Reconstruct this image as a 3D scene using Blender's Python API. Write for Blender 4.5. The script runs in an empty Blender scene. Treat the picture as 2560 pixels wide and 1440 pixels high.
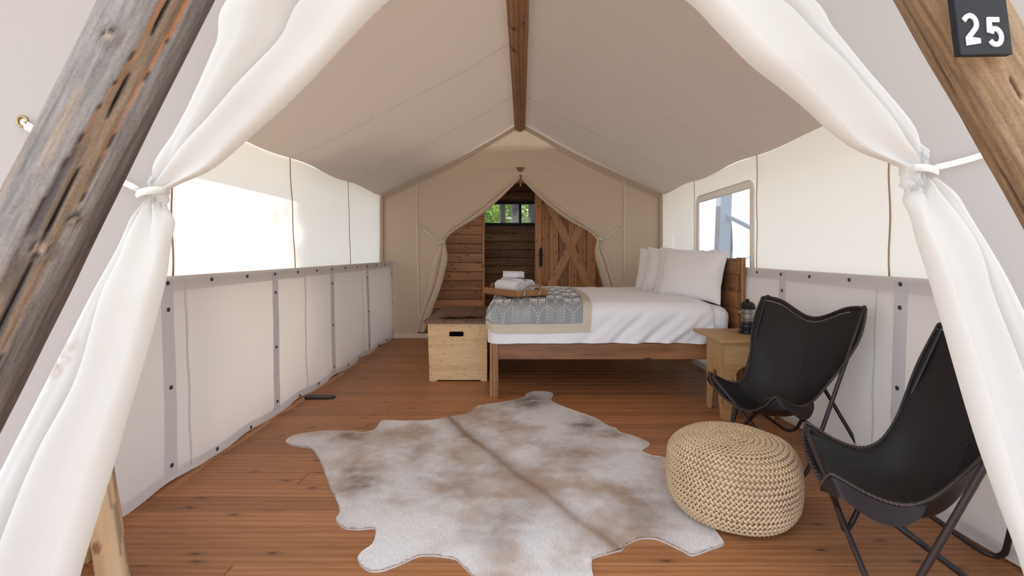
import bpy, bmesh, math, random
from math import sin, cos, pi, hypot, atan2, sqrt, exp
from mathutils import Vector, Matrix, noise
from mathutils.geometry import delaunay_2d_cdt
random.seed(7)
S = bpy.context.scene
C = S.collection
# ------------------------------------------------------------------ camera, sky, sun, exposure
H = 1.23            # eye height
FPX = 1200.0        # focal length in pixels of the 2560x1440 frame
VX, VY = 1305.0, 632.0
cd = bpy.data.cameras.new('camera'); cam = bpy.data.objects.new('camera', cd); C.objects.link(cam)
cd.sensor_width = 36; cd.lens = 36*FPX/2560
cd.shift_x = -(VX-1280)/2560; cd.shift_y = -(720-VY)/2560
cd.clip_start = .02; cd.clip_end = 300
cam.location = (0, 0, H); cam.rotation_euler = (pi/2, 0, 0)
S.camera = cam
W = bpy.data.worlds.new('sky'); S.world = W; W.use_nodes = True
bg = W.node_tree.nodes['Background']; bg.inputs[0].default_value = (.80, .90, 1.03, 1); bg.inputs[1].default_value = 1.0
SUN_EL, SUN_AZ = math.radians(38), math.radians(14)
TOSUN = Vector((-cos(SUN_EL)*cos(SUN_AZ), cos(SUN_EL)*sin(SUN_AZ), sin(SUN_EL)))
sd = bpy.data.lights.new('sun', 'SUN'); sd.energy = 2.6; sd.angle = math.radians(1.2); sd.color = (1, .97, .92)
so = bpy.data.objects.new('sun', sd); C.objects.link(so)
so.rotation_euler = TOSUN.to_track_quat('Z', 'Y').to_euler()
so.location = (-8, 2, 8)
vs = S.view_settings
vs.view_transform = 'Standard'; vs.look = 'None'; vs.gamma = 1; vs.use_curve_mapping = False
vs.exposure = 1.78
S.cycles.max_bounces = 10; S.cycles.diffuse_bounces = 6; S.cycles.transmission_bounces = 8; S.cycles.transparent_max_bounces = 12

def at(px, py, Y): return Vector(((px-VX)*Y/FPX, Y, H-(py-VY)*Y/FPX))
def onfloor(px, py):
    Y = H*FPX/(py-VY); return Vector(((px-VX)*Y/FPX, Y, 0))

# ------------------------------------------------------------------ object helpers
OFF = {}
def tag(o, label=None, cat=None, group=None, kind=None):
    if label: o['label'] = label
    if cat: o['category'] = cat
    if group: o['group'] = group
    if kind: o['kind'] = kind
    return o
def thing(name, label, cat, loc=(0, 0, 0), rotz=0, group=None, local=False, kind=None):
    o = bpy.data.objects.new(name, None); C.objects.link(o)
    o.empty_display_size = .1
    o.location = loc; o.rotation_euler = (0, 0, rotz)
    OFF[o.name] = Vector((0, 0, 0)) if local else Vector(loc)
    return tag(o, label, cat, group, kind)
def mesh(name, v, f, mat=None, smooth=False, col=None, uv=None):
    m = bpy.data.meshes.new(name); m.from_pydata([tuple(p) for p in v], [], f)
    if smooth: m.polygons.foreach_set('use_smooth', [True]*len(m.polygons))
    if mat: m.materials.append(mat)
    if col:
        a = m.color_attributes.new('Col', 'FLOAT_COLOR', 'POINT')
        flat = []
        for c in col: flat += [c[0], c[1], c[2], 1]
        a.data.foreach_set('color', flat)
    m.update(); return m
def obj(name, vf, mat, parent=None, smooth=False, col=None, kind=None, label=None):
    v, f = vf
    off = OFF.get(parent.name, Vector((0, 0, 0))) if parent else Vector((0, 0, 0))
    if off.length: v = [Vector(p)-off for p in v]
    o = bpy.data.objects.new(name, mesh(name, v, f, mat, smooth, col)); C.objects.link(o)
    if parent: o.parent = parent; OFF[o.name] = off
    return tag(o, label, None, None, kind)
def single(name, vf, mat, label, cat, loc=None, smooth=False, col=None, group=None):
    """a thing that is one mesh, its origin at its base"""
    v, f = vf; loc = Vector(loc) if loc is not None else Vector((0, 0, 0))
    v = [Vector(p)-loc for p in v]
    o = bpy.data.objects.new(name, mesh(name, v, f, mat, smooth, col)); C.objects.link(o); o.location = loc
    OFF[o.name] = loc
    return tag(o, label, cat, group)
def struct(name, vf, mat, smooth=False, col=None):
    o = obj(name, vf, mat, None, smooth, col); o['kind'] = 'structure'; return o
def inst(name, me, parent, loc, rot=(0, 0, 0), scale=None):
    o = bpy.data.objects.new(name, me); C.objects.link(o); o.parent = parent
    o.location = Vector(loc)-OFF.get(parent.name, Vector((0, 0, 0))); o.rotation_euler = rot
    if scale: o.scale = scale
    return o

# ------------------------------------------------------------------ shapes: each returns (verts, faces)
def join(*parts):
    V, F = [], []
    for v, f in parts:
        n = len(V); V += list(v); F += [tuple(i+n for i in q) for q in f]
    return V, F
def xf(vf, M): return [M @ Vector(p) for p in vf[0]], vf[1]
def box(x0, x1, y0, y1, z0, z1, bev=0, seg=1):
    if bev <= 0:
        v = [(x0,y0,z0),(x1,y0,z0),(x1,y1,z0),(x0,y1,z0),(x0,y0,z1),(x1,y0,z1),(x1,y1,z1),(x0,y1,z1)]
        return v, [(0,3,2,1),(4,5,6,7),(0,1,5,4),(1,2,6,5),(2,3,7,6),(3,0,4,7)]
    bm = bmesh.new(); bmesh.ops.create_cube(bm, size=1)
    for q in bm.verts: q.co = Vector(((x0+x1)/2+q.co.x*(x1-x0), (y0+y1)/2+q.co.y*(y1-y0), (z0+z1)/2+q.co.z*(z1-z0)))
    bmesh.ops.bevel(bm, geom=bm.edges[:], offset=bev, segments=seg, affect='EDGES', profile=.5)
    return from_bm(bm)
def from_bm(bm):
    bm.verts.index_update()
    v = [q.co.copy() for q in bm.verts]; f = [tuple(x.index for x in q.verts) for q in bm.faces]; bm.free(); return v, f
def grid(P, nu, nv, wrap_u=False, wrap_v=False):
    """P(i,j) -> point for i in 0..nu-1, j in 0..nv-1"""
    v = [P(i, j) for i in range(nu) for j in range(nv)]; f = []
    for i in range(nu if wrap_u else nu-1):
        for j in range(nv if wrap_v else nv-1):
            a, b = i, (i+1) % nu; c, d = j, (j+1) % nv
            f.append((a*nv+c, b*nv+c, b*nv+d, a*nv+d))
    return v, f
def frames(path, closed=False):
    n = len(path); T = []
    for i in range(n):
        a = path[(i-1) % n] if (closed or i > 0) else path[i]; b = path[(i+1) % n] if (closed or i < n-1) else path[i]
        t = (Vector(b)-Vector(a)); T.append(t.normalized() if t.length > 1e-9 else Vector((0, 0, 1)))
    u = T[0].orthogonal().normalized(); out = []
    for t in T:
        u = (u-t*u.dot(t)); u = u.normalized() if u.length > 1e-6 else t.orthogonal().normalized()
        out.append((u.copy(), t.cross(u)))
    return out
def tube(path, r, seg=10, closed=False, cap=True, flat=1.0, up=None):
    path = [Vector(p) for p in path]; n = len(path); fr = frames(path, closed)
    rr = r if isinstance(r, (list, tuple)) else [r]*n
    V, F = [], []
    for i in range(n):
        u, w = fr[i]
        if up is not None:
            t = u.cross(w); a = Vector(up); a = (a-t*a.dot(t)).normalized(); u = a; w = t.cross(u)
        for k in range(seg):
            q = 2*pi*k/seg; V.append(path[i]+u*(cos(q)*rr[i]*flat)+w*(sin(q)*rr[i]))
    for i in range(n if closed else n-1):
        for k in range(seg):
            a = i*seg; b = ((i+1) % n)*seg; k2 = (k+1) % seg
            F.append((a+k, a+k2, b+k2, b+k))
    if cap and not closed:
        F.append(tuple(range(seg-1, -1, -1))); F.append(tuple((n-1)*seg+k for k in range(seg)))
    return V, F
def lathe(prof, seg=24, c=(0, 0, 0), ang=0):
    """prof: (radius, z) bottom to top"""
    V, F = [], []; n = len(prof)
    for r, z in prof:
        for k in range(seg):
            q = 2*pi*k/seg+ang; V.append(Vector((c[0]+r*cos(q), c[1]+r*sin(q), c[2]+z)))
    for i in range(n-1):
        for k in range(seg):
            k2 = (k+1) % seg; F.append((i*seg+k, i*seg+k2, (i+1)*seg+k2, (i+1)*seg+k))
    F.append(tuple(range(seg-1, -1, -1))); F.append(tuple((n-1)*seg+k for k in range(seg)))
    return V, F
def prism(pts, hole, d, to3):
    """extrude a 2D outline (with an optional hole, joined by a slit) by depth d; to3(x, y, depth)"""
    if hole:
        i0 = min(range(len(pts)), key=lambda i: (pts[i][0]-hole[0][0])**2+(pts[i][1]-hole[0][1])**2)
        ring = pts[:i0+1]+hole+[hole[0]]+pts[i0:]
    else: ring = list(pts)
    n = len(ring)
    V = [Vector(to3(x, y, 0)) for x, y in ring]+[Vector(to3(x, y, d)) for x, y in ring]
    F = [tuple(range(n)), tuple(range(2*n-1, n-1, -1))]
    F += [(i, i+n, (i+1) % n+n, (i+1) % n) for i in range(n)]
    return V, F
def crom(P, per=8, closed=False):
    P = [Vector(p) for p in P]; n = len(P); out = []
    for i in range(n if closed else n-1):
        g = lambda k: P[k % n] if closed else P[max(0, min(n-1, k))]
        a, b, c, d = g(i-1), g(i), g(i+1), g(i+2)
        for j in range(per):
            t = j/per
            out.append(.5*((2*b)+(c-a)*t+(2*a-5*b+4*c-d)*t*t+(3*b-a-3*c+d)*t**3))
    if not closed: out.append(P[-1].copy())
    return out
def interp(L, x):
    """L sorted (x, y); smooth piecewise interpolation with linear ends"""
    if x <= L[0][0]: return L[0][1]
    if x >= L[-1][0]: return L[-1][1]
    for i in range(len(L)-1):
        if L[i][0] <= x <= L[i+1][0]:
            def sl(k):
                if k <= 0 or k >= len(L)-1:
                    a, b = (0, 1) if k <= 0 else (len(L)-2, len(L)-1)
                    return (L[b][1]-L[a][1])/(L[b][0]-L[a][0])
                return (L[k+1][1]-L[k-1][1])/(L[k+1][0]-L[k-1][0])
            h = L[i+1][0]-L[i][0]; t = (x-L[i][0])/h; m0, m1 = sl(i)*h, sl(i+1)*h
            return (2*t**3-3*t*t+1)*L[i][1]+(t**3-2*t*t+t)*m0+(-2*t**3+3*t*t)*L[i+1][1]+(t**3-t*t)*m1
def nz(x, y, z=0, s=1): return noise.noise(Vector((x*s, y*s, z*s)))
def beam(a, b, w, h, up=(0, 0, 1), bev=.002):
    a, b = Vector(a), Vector(b); t = (b-a); L = t.length; t.normalize()
    u = Vector(up); u = (u-t*u.dot(t)).normalized(); s = t.cross(u)
    M = Matrix((( t.x, s.x, u.x, a.x), (t.y, s.y, u.y, a.y), (t.z, s.z, u.z, a.z), (0, 0, 0, 1)))
    return xf(box(0, L, -w/2, w/2, -h/2, h/2, bev), M)

# ------------------------------------------------------------------ materials
def newmat(name):
    m = bpy.data.materials.new(name); m.use_nodes = True; nt = m.node_tree
    for n in list(nt.nodes): nt.nodes.remove(n)
    out = nt.nodes.new('ShaderNodeOutputMaterial'); return m, nt, out
class NT:
    def __init__(s, nt): s.nt = nt
    def n(s, t, **k):
        q = s.nt.nodes.new('ShaderNode'+t)
        for a, b in k.items():
            if a == 'ins':
                for i, val in b.items():
                    if hasattr(val, 'is_linked'): s.nt.links.new(val, q.inputs[i])
                    else: q.inputs[i].default_value = val
            else: setattr(q, a, b)
        return q
    def math(s, op, a, b=None, c=None):
        q = s.n('Math', operation=op)
        for i, v in enumerate((a, b, c)):
            if v is None: continue
            if hasattr(v, 'is_linked'): s.nt.links.new(v, q.inputs[i])
            else: q.inputs[i].default_value = v
        return q.outputs[0]
    def mix(s, fac, a, b, mode='MIX'):
        q = s.n('Mix', data_type='RGBA', blend_type=mode)
        for i, v in ((0, fac), (6, a), (7, b)):
            if hasattr(v, 'is_linked'): s.nt.links.new(v, q.inputs[i])
            else: q.inputs[i].default_value = v if i == 0 else (*v[:3], 1)
        return q.outputs[2]
    def ramp(s, fac, stops):
        q = s.n('ValToRGB'); e = q.color_ramp.elements
        while len(e) < len(stops): e.new(.5)
        for k, (p, c) in enumerate(stops):
            e[k].position = p; e[k].color = (*c[:3], 1) if isinstance(c, (tuple, list)) else (c, c, c, 1)
        s.nt.links.new(fac, q.inputs[0]); return q.outputs[0]
    def vmul(s, v, sc):
        q = s.n('VectorMath', operation='MULTIPLY'); s.nt.links.new(v, q.inputs[0]); q.inputs[1].default_value = sc; return q.outputs[0]
    def vadd(s, a, b):
        q = s.n('VectorMath', operation='ADD'); s.nt.links.new(a, q.inputs[0]); s.nt.links.new(b, q.inputs[1]); return q.outputs[0]
    def noise(s, vec, scale, detail=3, rough=.55, dist=0):
        q = s.n('TexNoise', ins={'Scale': scale, 'Detail': detail, 'Roughness': rough, 'Distortion': dist})
        if vec is not None: s.nt.links.new(vec, q.inputs['Vector'])
        return q.outputs['Fac']
    def bump(s, h, strength=.3, dist=.01):
        q = s.n('Bump', ins={'Strength': strength, 'Distance': dist, 'Height': h}); return q.outputs[0]
    def link(s, a, b): s.nt.links.new(a, b)

def plain(name, col, rough=.6, metal=0, spec=.5, bump=None, var=0, sheen=0):
    m, nt, out = newmat(name); N = NT(nt)
    b = N.n('BsdfPrincipled', ins={'Base Color': (*col, 1), 'Roughness': rough, 'Metallic': metal, 'Specular IOR Level': spec})
    tc = N.n('TexCoord').outputs['Object']
    if var:
        f = N.noise(tc, 9, 4)
        k = N.mix(f, tuple(c*(1-var) for c in col), tuple(min(1, c*(1+var)) for c in col)); N.link(k, b.inputs['Base Color'])
    if bump:
        N.link(N.bump(N.noise(tc, bump[0], 4), bump[1], .004), b.inputs['Normal'])
    if sheen: b.inputs['Sheen Weight'].default_value = sheen
    N.link(b.outputs[0], out.inputs[0]); return m
def canvas(name, col, tcol, trans, var=.04, stain=None):
    """woven cotton: part of the light is reflected, part comes through the cloth"""
    m, nt, out = newmat(name); N = NT(nt)
    tc = N.n('TexCoord').outputs['Object']
    big = N.noise(tc, 1.7, 3); fine = N.noise(tc, 420, 2)
    c = N.mix(big, tuple(x*(1-var) for x in col), tuple(min(.92, x*(1+var)) for x in col))
    if stain:       # a rubbed brown mark on the cloth
        g = N.n('SeparateXYZ', ins={0: N.n('NewGeometry').outputs['Position']}).outputs
        dx = N.math('SUBTRACT', g[0], stain[0]); dz = N.math('SUBTRACT', g[2], stain[1])
        u = N.math('SUBTRACT', N.math('MULTIPLY', dx, .87), N.math('MULTIPLY', dz, .5)); w = N.math('ADD', N.math('MULTIPLY', dx, .5), N.math('MULTIPLY', dz, .87))
        d2 = N.math('ADD', N.math('POWER', N.math('ABSOLUTE', N.math('DIVIDE', u, .028)), 2.0), N.math('POWER', N.math('ABSOLUTE', N.math('DIVIDE', w, .075)), 2.0))
        k = N.math('MULTIPLY', N.ramp(d2, [(0, 1.0), (1, 0.0)]), N.ramp(N.noise(tc, 42, 4), [(.42, 0.0), (.62, .7)]))
        c = N.mix(k, c, (.45, .27, .19))
    nb = N.bump(N.math('ADD', N.math('MULTIPLY', fine, .25), N.noise(tc, 14, 3)), .12, .006)
    d = N.n('BsdfDiffuse', ins={'Color': c, 'Roughness': .4, 'Normal': nb})
    t = N.n('BsdfTranslucent', ins={'Color': (*tcol, 1), 'Normal': nb})
    x = N.n('MixShader', ins={0: trans, 1: d.outputs[0], 2: t.outputs[0]})
    N.link(x.outputs[0], out.inputs[0]); return m
def wood(name, light, mid, dark, axis='X', gs=1.0, knots=.5, rough=.45, rnd=.25, bump=.15, knotcol=None, spec=.4, ks=1.0, fiber=.35):
    m, nt, out = newmat(name); N = NT(nt)
    tc = N.n('TexCoord').outputs['Object']; rd = N.n('ObjectInfo').outputs['Random']
    cmb = N.n('CombineXYZ', ins={0: N.math('MULTIPLY', rd, 31.7), 1: N.math('MULTIPLY', rd, 17.3), 2: N.math('MULTIPLY', rd, 11.1)}).outputs[0]
    sc = {'X': (1, 9, 9), 'Y': (9, 1, 9), 'Z': (9, 9, 1)}[axis]
    p = N.vadd(tc, cmb)
    g = N.vmul(p, tuple(k*gs for k in sc))
    # knots bend the grain round them
    ksc = {'X': (1.6, 5.2, 5.2), 'Y': (5.2, 1.6, 5.2), 'Z': (5.2, 5.2, 1.6)}[axis]
    sx = N.n('SeparateXYZ', ins={0: p}).outputs; A_, B_, C_ = {'X': (0, 1, 2), 'Y': (1, 0, 2), 'Z': (2, 0, 1)}[axis]
    flat2 = N.n('CombineXYZ', ins={0: N.math('MULTIPLY', sx[A_], 2.4*ks), 1: N.math('MULTIPLY', N.math('ADD', sx[B_], sx[C_]), 6.5*ks)}).outputs[0]
    vor = N.n('TexVoronoi', voronoi_dimensions='2D', ins={'Vector': flat2, 'Scale': 1.0, 'Randomness': 1.0})
    kd = vor.outputs['Distance']
    grain = N.noise(g, 1.5, 5, .6, .8)
    wv = N.n('TexWave', wave_type='BANDS', bands_direction={'X': 'Y', 'Y': 'X', 'Z': 'X'}[axis], ins={'Vector': g, 'Scale': .9, 'Distortion': 6.0, 'Detail': 3.0, 'Detail Scale': .6}).outputs['Fac']
    f = N.math('ADD', N.math('MULTIPLY', grain, .65), N.math('MULTIPLY', wv, .35))
    c = N.ramp(f, [(.25, dark), (.5, mid), (.75, light)])
    fb = N.noise(N.vmul(p, tuple(k*(6 if k == 1 else 14) for k in sc)), 1.0, 2)
    c = N.mix(fiber, c, N.ramp(fb, [(.3, tuple(x*.75 for x in mid)), (.7, tuple(min(1, x*1.2) for x in light))]), 'MIX')
    kc = knotcol or tuple(x*.25 for x in dark)
    present = N.math('GREATER_THAN', N.n('SeparateColor', ins={0: vor.outputs['Color']}).outputs[0], 1-knots)
    ring = N.math('MULTIPLY', N.ramp(kd, [(.0, 1.0), (.035, .95), (.065, .4), (.16, 0.0)]), present)
    c = N.mix(ring, c, kc)
    hsv = N.n('HueSaturation', ins={'Color': c, 'Value': N.math('ADD', 1-rnd/2, N.math('MULTIPLY', rd, rnd))})
    b = N.n('BsdfPrincipled', ins={'Base Color': hsv.outputs[0], 'Roughness': rough, 'Specular IOR Level': spec,
            'Normal': N.bump(N.math('ADD', f, N.math('MULTIPLY', fb, .5)), bump, .004)})
    N.link(b.outputs[0], out.inputs[0]); return m
def attrmat(name, rough=.7, fib=(1, 60, 60), amt=.3, bump=.4, spec=.3, scale=1.0):
    """colour from vertex colours (own markings, and painted shade on a log) plus fine fibres"""
    m, nt, out = newmat(name); N = NT(nt)
    a = N.n('VertexColor', layer_name='Col').outputs[0]
    tc = N.n('TexCoord').outputs['Object']
    fb = N.math('ADD', N.math('MULTIPLY', N.noise(N.vmul(tc, fib), scale, 5, .65), .75), N.math('MULTIPLY', N.noise(tc, 170, 3), .25))
    k = N.ramp(fb, [(.25, 1-amt), (.75, 1+amt*.6)])
    c = N.mix(1.0, a, k, 'MULTIPLY')
    b = N.n('BsdfPrincipled', ins={'Base Color': c, 'Roughness': rough, 'Specular IOR Level': spec, 'Normal': N.bump(fb, bump, .004)})
    N.link(b.outputs[0], out.inputs[0]); return m
def pane(name, clear, tint, haze):
    m, nt, out = newmat(name); N = NT(nt)
    t = N.n('BsdfTransparent', ins={'Color': (*tint, 1)}); g = N.n('BsdfGlossy', ins={'Roughness': .05})
    s1 = N.n('MixShader', ins={0: .07, 1: t.outputs[0], 2: g.outputs[0]})
    h = N.n('BsdfTranslucent', ins={'Color': haze+(1,)})
    s2 = N.n('MixShader', ins={0: 1-clear, 1: s1.outputs[0], 2: h.outputs[0]})
    N.link(s2.outputs[0], out.inputs[0]); return m

M = {}
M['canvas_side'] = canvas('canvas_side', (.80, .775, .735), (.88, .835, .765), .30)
M['canvas_back'] = canvas('canvas_back', (.80, .68, .53), (.6, .5, .36), .12)
M['canvas_front'] = canvas('canvas_front', (.72, .705, .715), (.90, .885, .86), .70)
M['canvas_flap'] = canvas('canvas_flap', (.82, .81, .80), (.88, .86, .79), .42)
M['canvas_flap_marked'] = canvas('canvas_flap_marked', (.82, .81, .80), (.88, .86, .79), .42, stain=(-1.139, .968))
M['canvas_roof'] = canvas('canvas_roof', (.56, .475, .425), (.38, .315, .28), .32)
M['canvas_fly'] = canvas('canvas_fly', (.74, .70, .62), (.74, .68, .58), .5)
M['canvas_liner'] = canvas('canvas_liner', (.80, .765, .755), (.80, .75, .72), .30)
M['webbing'] = canvas('webbing', (.70, .68, .70), (.6, .55, .52), .15)
M['hem'] = canvas('hem', (.76, .73, .71), (.7, .64, .58), .22)
M['seam_cord'] = plain('seam_cord', (.45, .32, .2), .8)
M['seam_light'] = plain('seam_light', (.86, .77, .65), .85)
M['piping_white'] = plain('piping_white', (.92, .91, .89), .8)
M['seam_roof'] = canvas('seam_roof', (.9, .86, .82), (.9, .86, .82), .5)
M['seam_dark'] = plain('seam_dark', (.56, .44, .345), .85)
M['strap'] = plain('strap', (.74, .71, .66), .8, bump=(300, .4))
M['snap'] = plain('snap', (.10, .10, .11), .35, .8)
M['brass'] = plain('brass', (.33, .24, .12), .35, .9)
M['floor'] = wood('floor', (.45, .20, .082), (.365, .15, .058), (.27, .10, .038), 'X', 1.0, .42, .42, .30, .12, (.10, .042, .024), ks=1.15, fiber=.3)
M['dark_backing'] = plain('dark_backing', (.03, .018, .01), .9)
M['deck_wood'] = wood('deck_wood', (.30, .17, .09), (.22, .11, .055), (.12, .055, .025), 'X', 1.0, .5, .5, .3, .2)
M['cabin_h'] = wood('cabin_h', (.58, .30, .145), (.43, .205, .092), (.21, .09, .038), 'X', 1.0, .75, .5, .5, .25, (.018, .008, .004), ks=1.5)
M['cabin_v'] = wood('cabin_v', (.56, .28, .115), (.40, .18, .07), (.21, .085, .032), 'Z', 1.0, .75, .5, .5, .25, (.018, .008, .004), ks=1.5)
M['brace'] = wood('brace', (.68, .37, .17), (.54, .27, .115), (.36, .165, .068), 'Z', 1.0, .6, .5, .3, .2, (.03, .012, .006), ks=1.5)
M['bed_x'] = wood('bed_x', (.42, .205, .095), (.28, .125, .055), (.13, .052, .022), 'X', 1.0, .4, .45, .2, .2)
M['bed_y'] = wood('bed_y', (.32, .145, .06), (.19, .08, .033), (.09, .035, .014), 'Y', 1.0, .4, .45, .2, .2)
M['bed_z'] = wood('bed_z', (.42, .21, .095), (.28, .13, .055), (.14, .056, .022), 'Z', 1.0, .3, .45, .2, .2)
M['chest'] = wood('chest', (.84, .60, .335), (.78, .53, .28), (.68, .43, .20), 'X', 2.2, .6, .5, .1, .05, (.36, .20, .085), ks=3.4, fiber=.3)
M['chest_lid'] = wood('chest_lid', (.22, .13, .085), (.15, .085, .055), (.075, .04, .026), 'Y', 1.4, .3, .5, .2, .2)
M['pine'] = wood('pine', (.56, .36, .17), (.48, .29, .125), (.38, .21, .085), 'X', 1.2, .12, .5, .1, .06)
M['pine_z'] = wood('pine_z', (.56, .36, .17), (.48, .29, .125), (.38, .21, .085), 'Z', 1.2, .12, .5, .1, .06)
M['acacia'] = wood('acacia', (.40, .20, .075), (.30, .13, .045), (.17, .065, .022), 'X', 1.5, .2, .45, .15, .1)
M['pole_wood'] = wood('pole_wood', (.36, .18, .085), (.26, .12, .052), (.14, .058, .024), 'Y', 1.0, .4, .6, .1, .3)
M['log'] = attrmat('log', .85, (85, 85, 8), .6, 1.0)
M['peeled'] = attrmat('peeled', .7, (22, 22, 2.5), .18, .3)
M['hide'] = attrmat('hide', .9, (110, 38, 1), .26, .4, .2)
M['jute'] = plain('jute', (.58, .41, .255), .85, bump=(260, .6), var=.28)
M['leather'] = plain('leather', (.010, .0085, .010), .45, 0, .4, bump=(90, .1))
M['leather_under'] = plain('leather_under', (.020, .013, .0135), .6, 0, .3)
M['lace'] = plain('lace', (.12, .06, .045), .6)
M['lace_dark'] = plain('lace_dark', (.03, .022, .022), .5)
M['stud'] = plain('stud', (.62, .52, .36), .5)
M['iron'] = plain('iron', (.016, .014, .016), .38, .3, .5)
M['iron_brown'] = plain('iron_brown', (.035, .022, .022), .42, .2, .5)
M['blackmetal'] = plain('blackmetal', (.012, .014, .013), .32, .2, .5)
M['steel'] = plain('steel', (.45, .45, .44), .3, .9)
M['linen'] = plain('linen', (.90, .90, .935), .85, 0, .2, bump=(220, .1), sheen=.2)
M['pillow'] = plain('pillow', (.88, .86, .86), .85, 0, .2, bump=(200, .1), sheen=.2)
M['terry'] = plain('terry', (.84, .84, .87), .95, 0, .1, bump=(420, .8), sheen=.3)
M['throw'] = plain('throw', (.34, .36, .365), .9, 0, .2, bump=(320, .5), var=.12)
M['throw_border'] = plain('throw_border', (.66, .59, .48), .9, 0, .2, bump=(320, .5))
M['stitch'] = plain('stitch', (.88, .88, .88), .9)
M['rope'] = plain('rope', (.34, .23, .13), .9, bump=(200, .8))
M['cord'] = plain('cord', (.74, .72, .70), .9, bump=(300, .6))
M['brown_leather'] = plain('brown_leather', (.115, .055, .034), .55, var=.25)
M['black'] = plain('black', (.006, .006, .006), .5)
M['device'] = plain('device', (.012, .011, .012), .4)
M['sign'] = plain('sign', (.009, .0095, .0125), .6, 0, .25)
M['digit'] = plain('digit', (.78, .79, .82), .5)
M['vinyl'] = pane('vinyl', .90, (.74, .76, .79), (.7, .7, .7))
M['glass'] = pane('glass', .992, (.96, .98, .97), (.8, .8, .8))
M['globe'] = pane('globe', .55, (.95, .95, .93), (.7, .68, .62))
M['bark'] = plain('bark', (.022, .018, .017), .95, bump=(30, .9), var=.35)
M['leaf'] = canvas('leaf', (.20, .30, .07), (.34, .46, .10), .45, .5)
M['leaf_dark'] = canvas('leaf_dark', (.10, .17, .06), (.18, .28, .08), .35, .5)
M['ground'] = plain('ground', (.44, .40, .35), .95, var=.55, bump=(6, .5))
M['post_paint'] = plain('post_paint', (.30, .33, .37), .7)

# ------------------------------------------------------------------ dimensions of the tent
YF, YB = 1.22, 6.93           # front and back canvas walls
XL, XR = -2.04, 2.02          # upper side walls
ZE, ZR = 2.06, 3.11           # eaves and ridge
WL, WR = -1.872, 1.935        # low liner walls
ZW = 1.10                     # top of the liner walls
PITCH = .1317

# ------------------------------------------------------------------ floor
fl = struct('floor', box(-2.4, 2.4, -.7, 9.35, -.10, -.026), M['dark_backing'])  # dark slab added under the boards to stop light leaks
y = 1.8935-20*PITCH; k = 0
shared = {}
while y < 9.25:
    x0, x1 = (-2.38, 2.38) if y < YF-.05 else (-2.06, 2.04)
    joint = None
    if k % 3 == 1: joint = random.uniform(-1.3, 1.5)
    segs = [(x0, x1)] if joint is None else [(x0, joint-.0012), (joint+.0012, x1)]
    for a, b in segs:
        key = (round(a, 4), round(b, 4))
        if key not in shared: shared[key] = mesh('floor_plank', *box(a, b, .0014, PITCH-.0014, -.026, 0, .002), M['floor'])
        inst('plank', shared[key], fl, (0, y, 0))
    y += PITCH; k += 1

# ------------------------------------------------------------------ side walls above the liner
def eave(Y, X): return ZE+.012*sin(Y*4.5)+(.01 if X > 0 else 0)
def side_wall(name, X, hole=None):
    sg = -1 if X < 0 else 1
    Ys = [YF+.02+(YB-YF-.02)*i/70 for i in range(71)]; Zs = [.02+j/1.0 for j in range(1)]
    def P(i, j):
        Y = Ys[i]; t = j/26; Z = .03+(eave(Y, X)-.03)*t
        b = .012*nz(Y*1.3, Z*1.7, sg*3.1)+.014*sin(pi*t)*sin(Y*2.2+.4)
        return Vector((X+sg*b, Y, Z))
    v, f = grid(P, 71, 27)
    if hole:
        y0, y1, z0, z1 = hole
        f = [q for q in f if not all(y0 < v[i].y < y1 and z0 < v[i].z < z1 for i in q)]
    return struct(name, (v, f), M['canvas_side'], True)
wl = side_wall('wall_left', XL)
HOLE = (4.22, 5.46, 1.02, 1.80)
# the right wall is built of strips round the window opening
def strip(y0, y1, z0, z1f, n=14, m=10):
    def P(i, j):
        Y = y0+(y1-y0)*i/n; zt = z1f if not callable(z1f) else z1f(Y); t = j/m; Z = z0+(zt-z0)*t
        edge = 0 if (abs(Y-HOLE[0]) < .02 or abs(Y-HOLE[1]) < .02 or abs(Z-HOLE[3]) < .02) else 1
        return Vector((XR+.010*edge*nz(Y*1.3, Z*1.7, 3.1), Y, Z))
    return grid(P, n+1, m+1)
ev = lambda Y: eave(Y, 1)
wr = struct('wall_right', join(strip(YF+.02, HOLE[0], .03, ev, 30, 20), strip(HOLE[1], YB, .03, ev, 14, 20),
            strip(HOLE[0], HOLE[1], HOLE[3], ev, 12, 6), strip(HOLE[0], HOLE[1], .03, HOLE[2], 12, 8)), M['canvas_side'], True)
def seam_line(parent, X, Y0, Y1, z0, z1, w, mat, name='seam'):
    sg = -1 if X < 0 else 1
    path = [Vector((X-sg*.006+.0, Y0+(Y1-Y0)*k/12+.006*sin(k*1.1), z0+(z1-z0)*k/12)) for k in range(13)]
    return obj(name, tube(path, w, 6, flat=.5, up=(1, 0, 0)), mat, parent, True)
for Y0, Y1 in ((2.78, 2.76), (4.28, 4.18), (5.66, 5.58)):
    seam_line(wl, XL+.012, Y0, Y1, 1.08, ZE+.0, .007, M['seam_cord'])
for Y in (2.62, 4.10, 5.59):
    seam_line(wr, XR-.008, Y, Y, 1.08, ZE+.01, .006, M['seam_cord'])
# corner poles' canvas sleeves
for w_, X in ((wl, XL+.02), (wr, XR-.02)):
    obj('corner_binding', box(X-.025, X+.025, YB-.05, YB-.012, .03, ZE-.02, .006), M['seam_dark'], w_)

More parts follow.
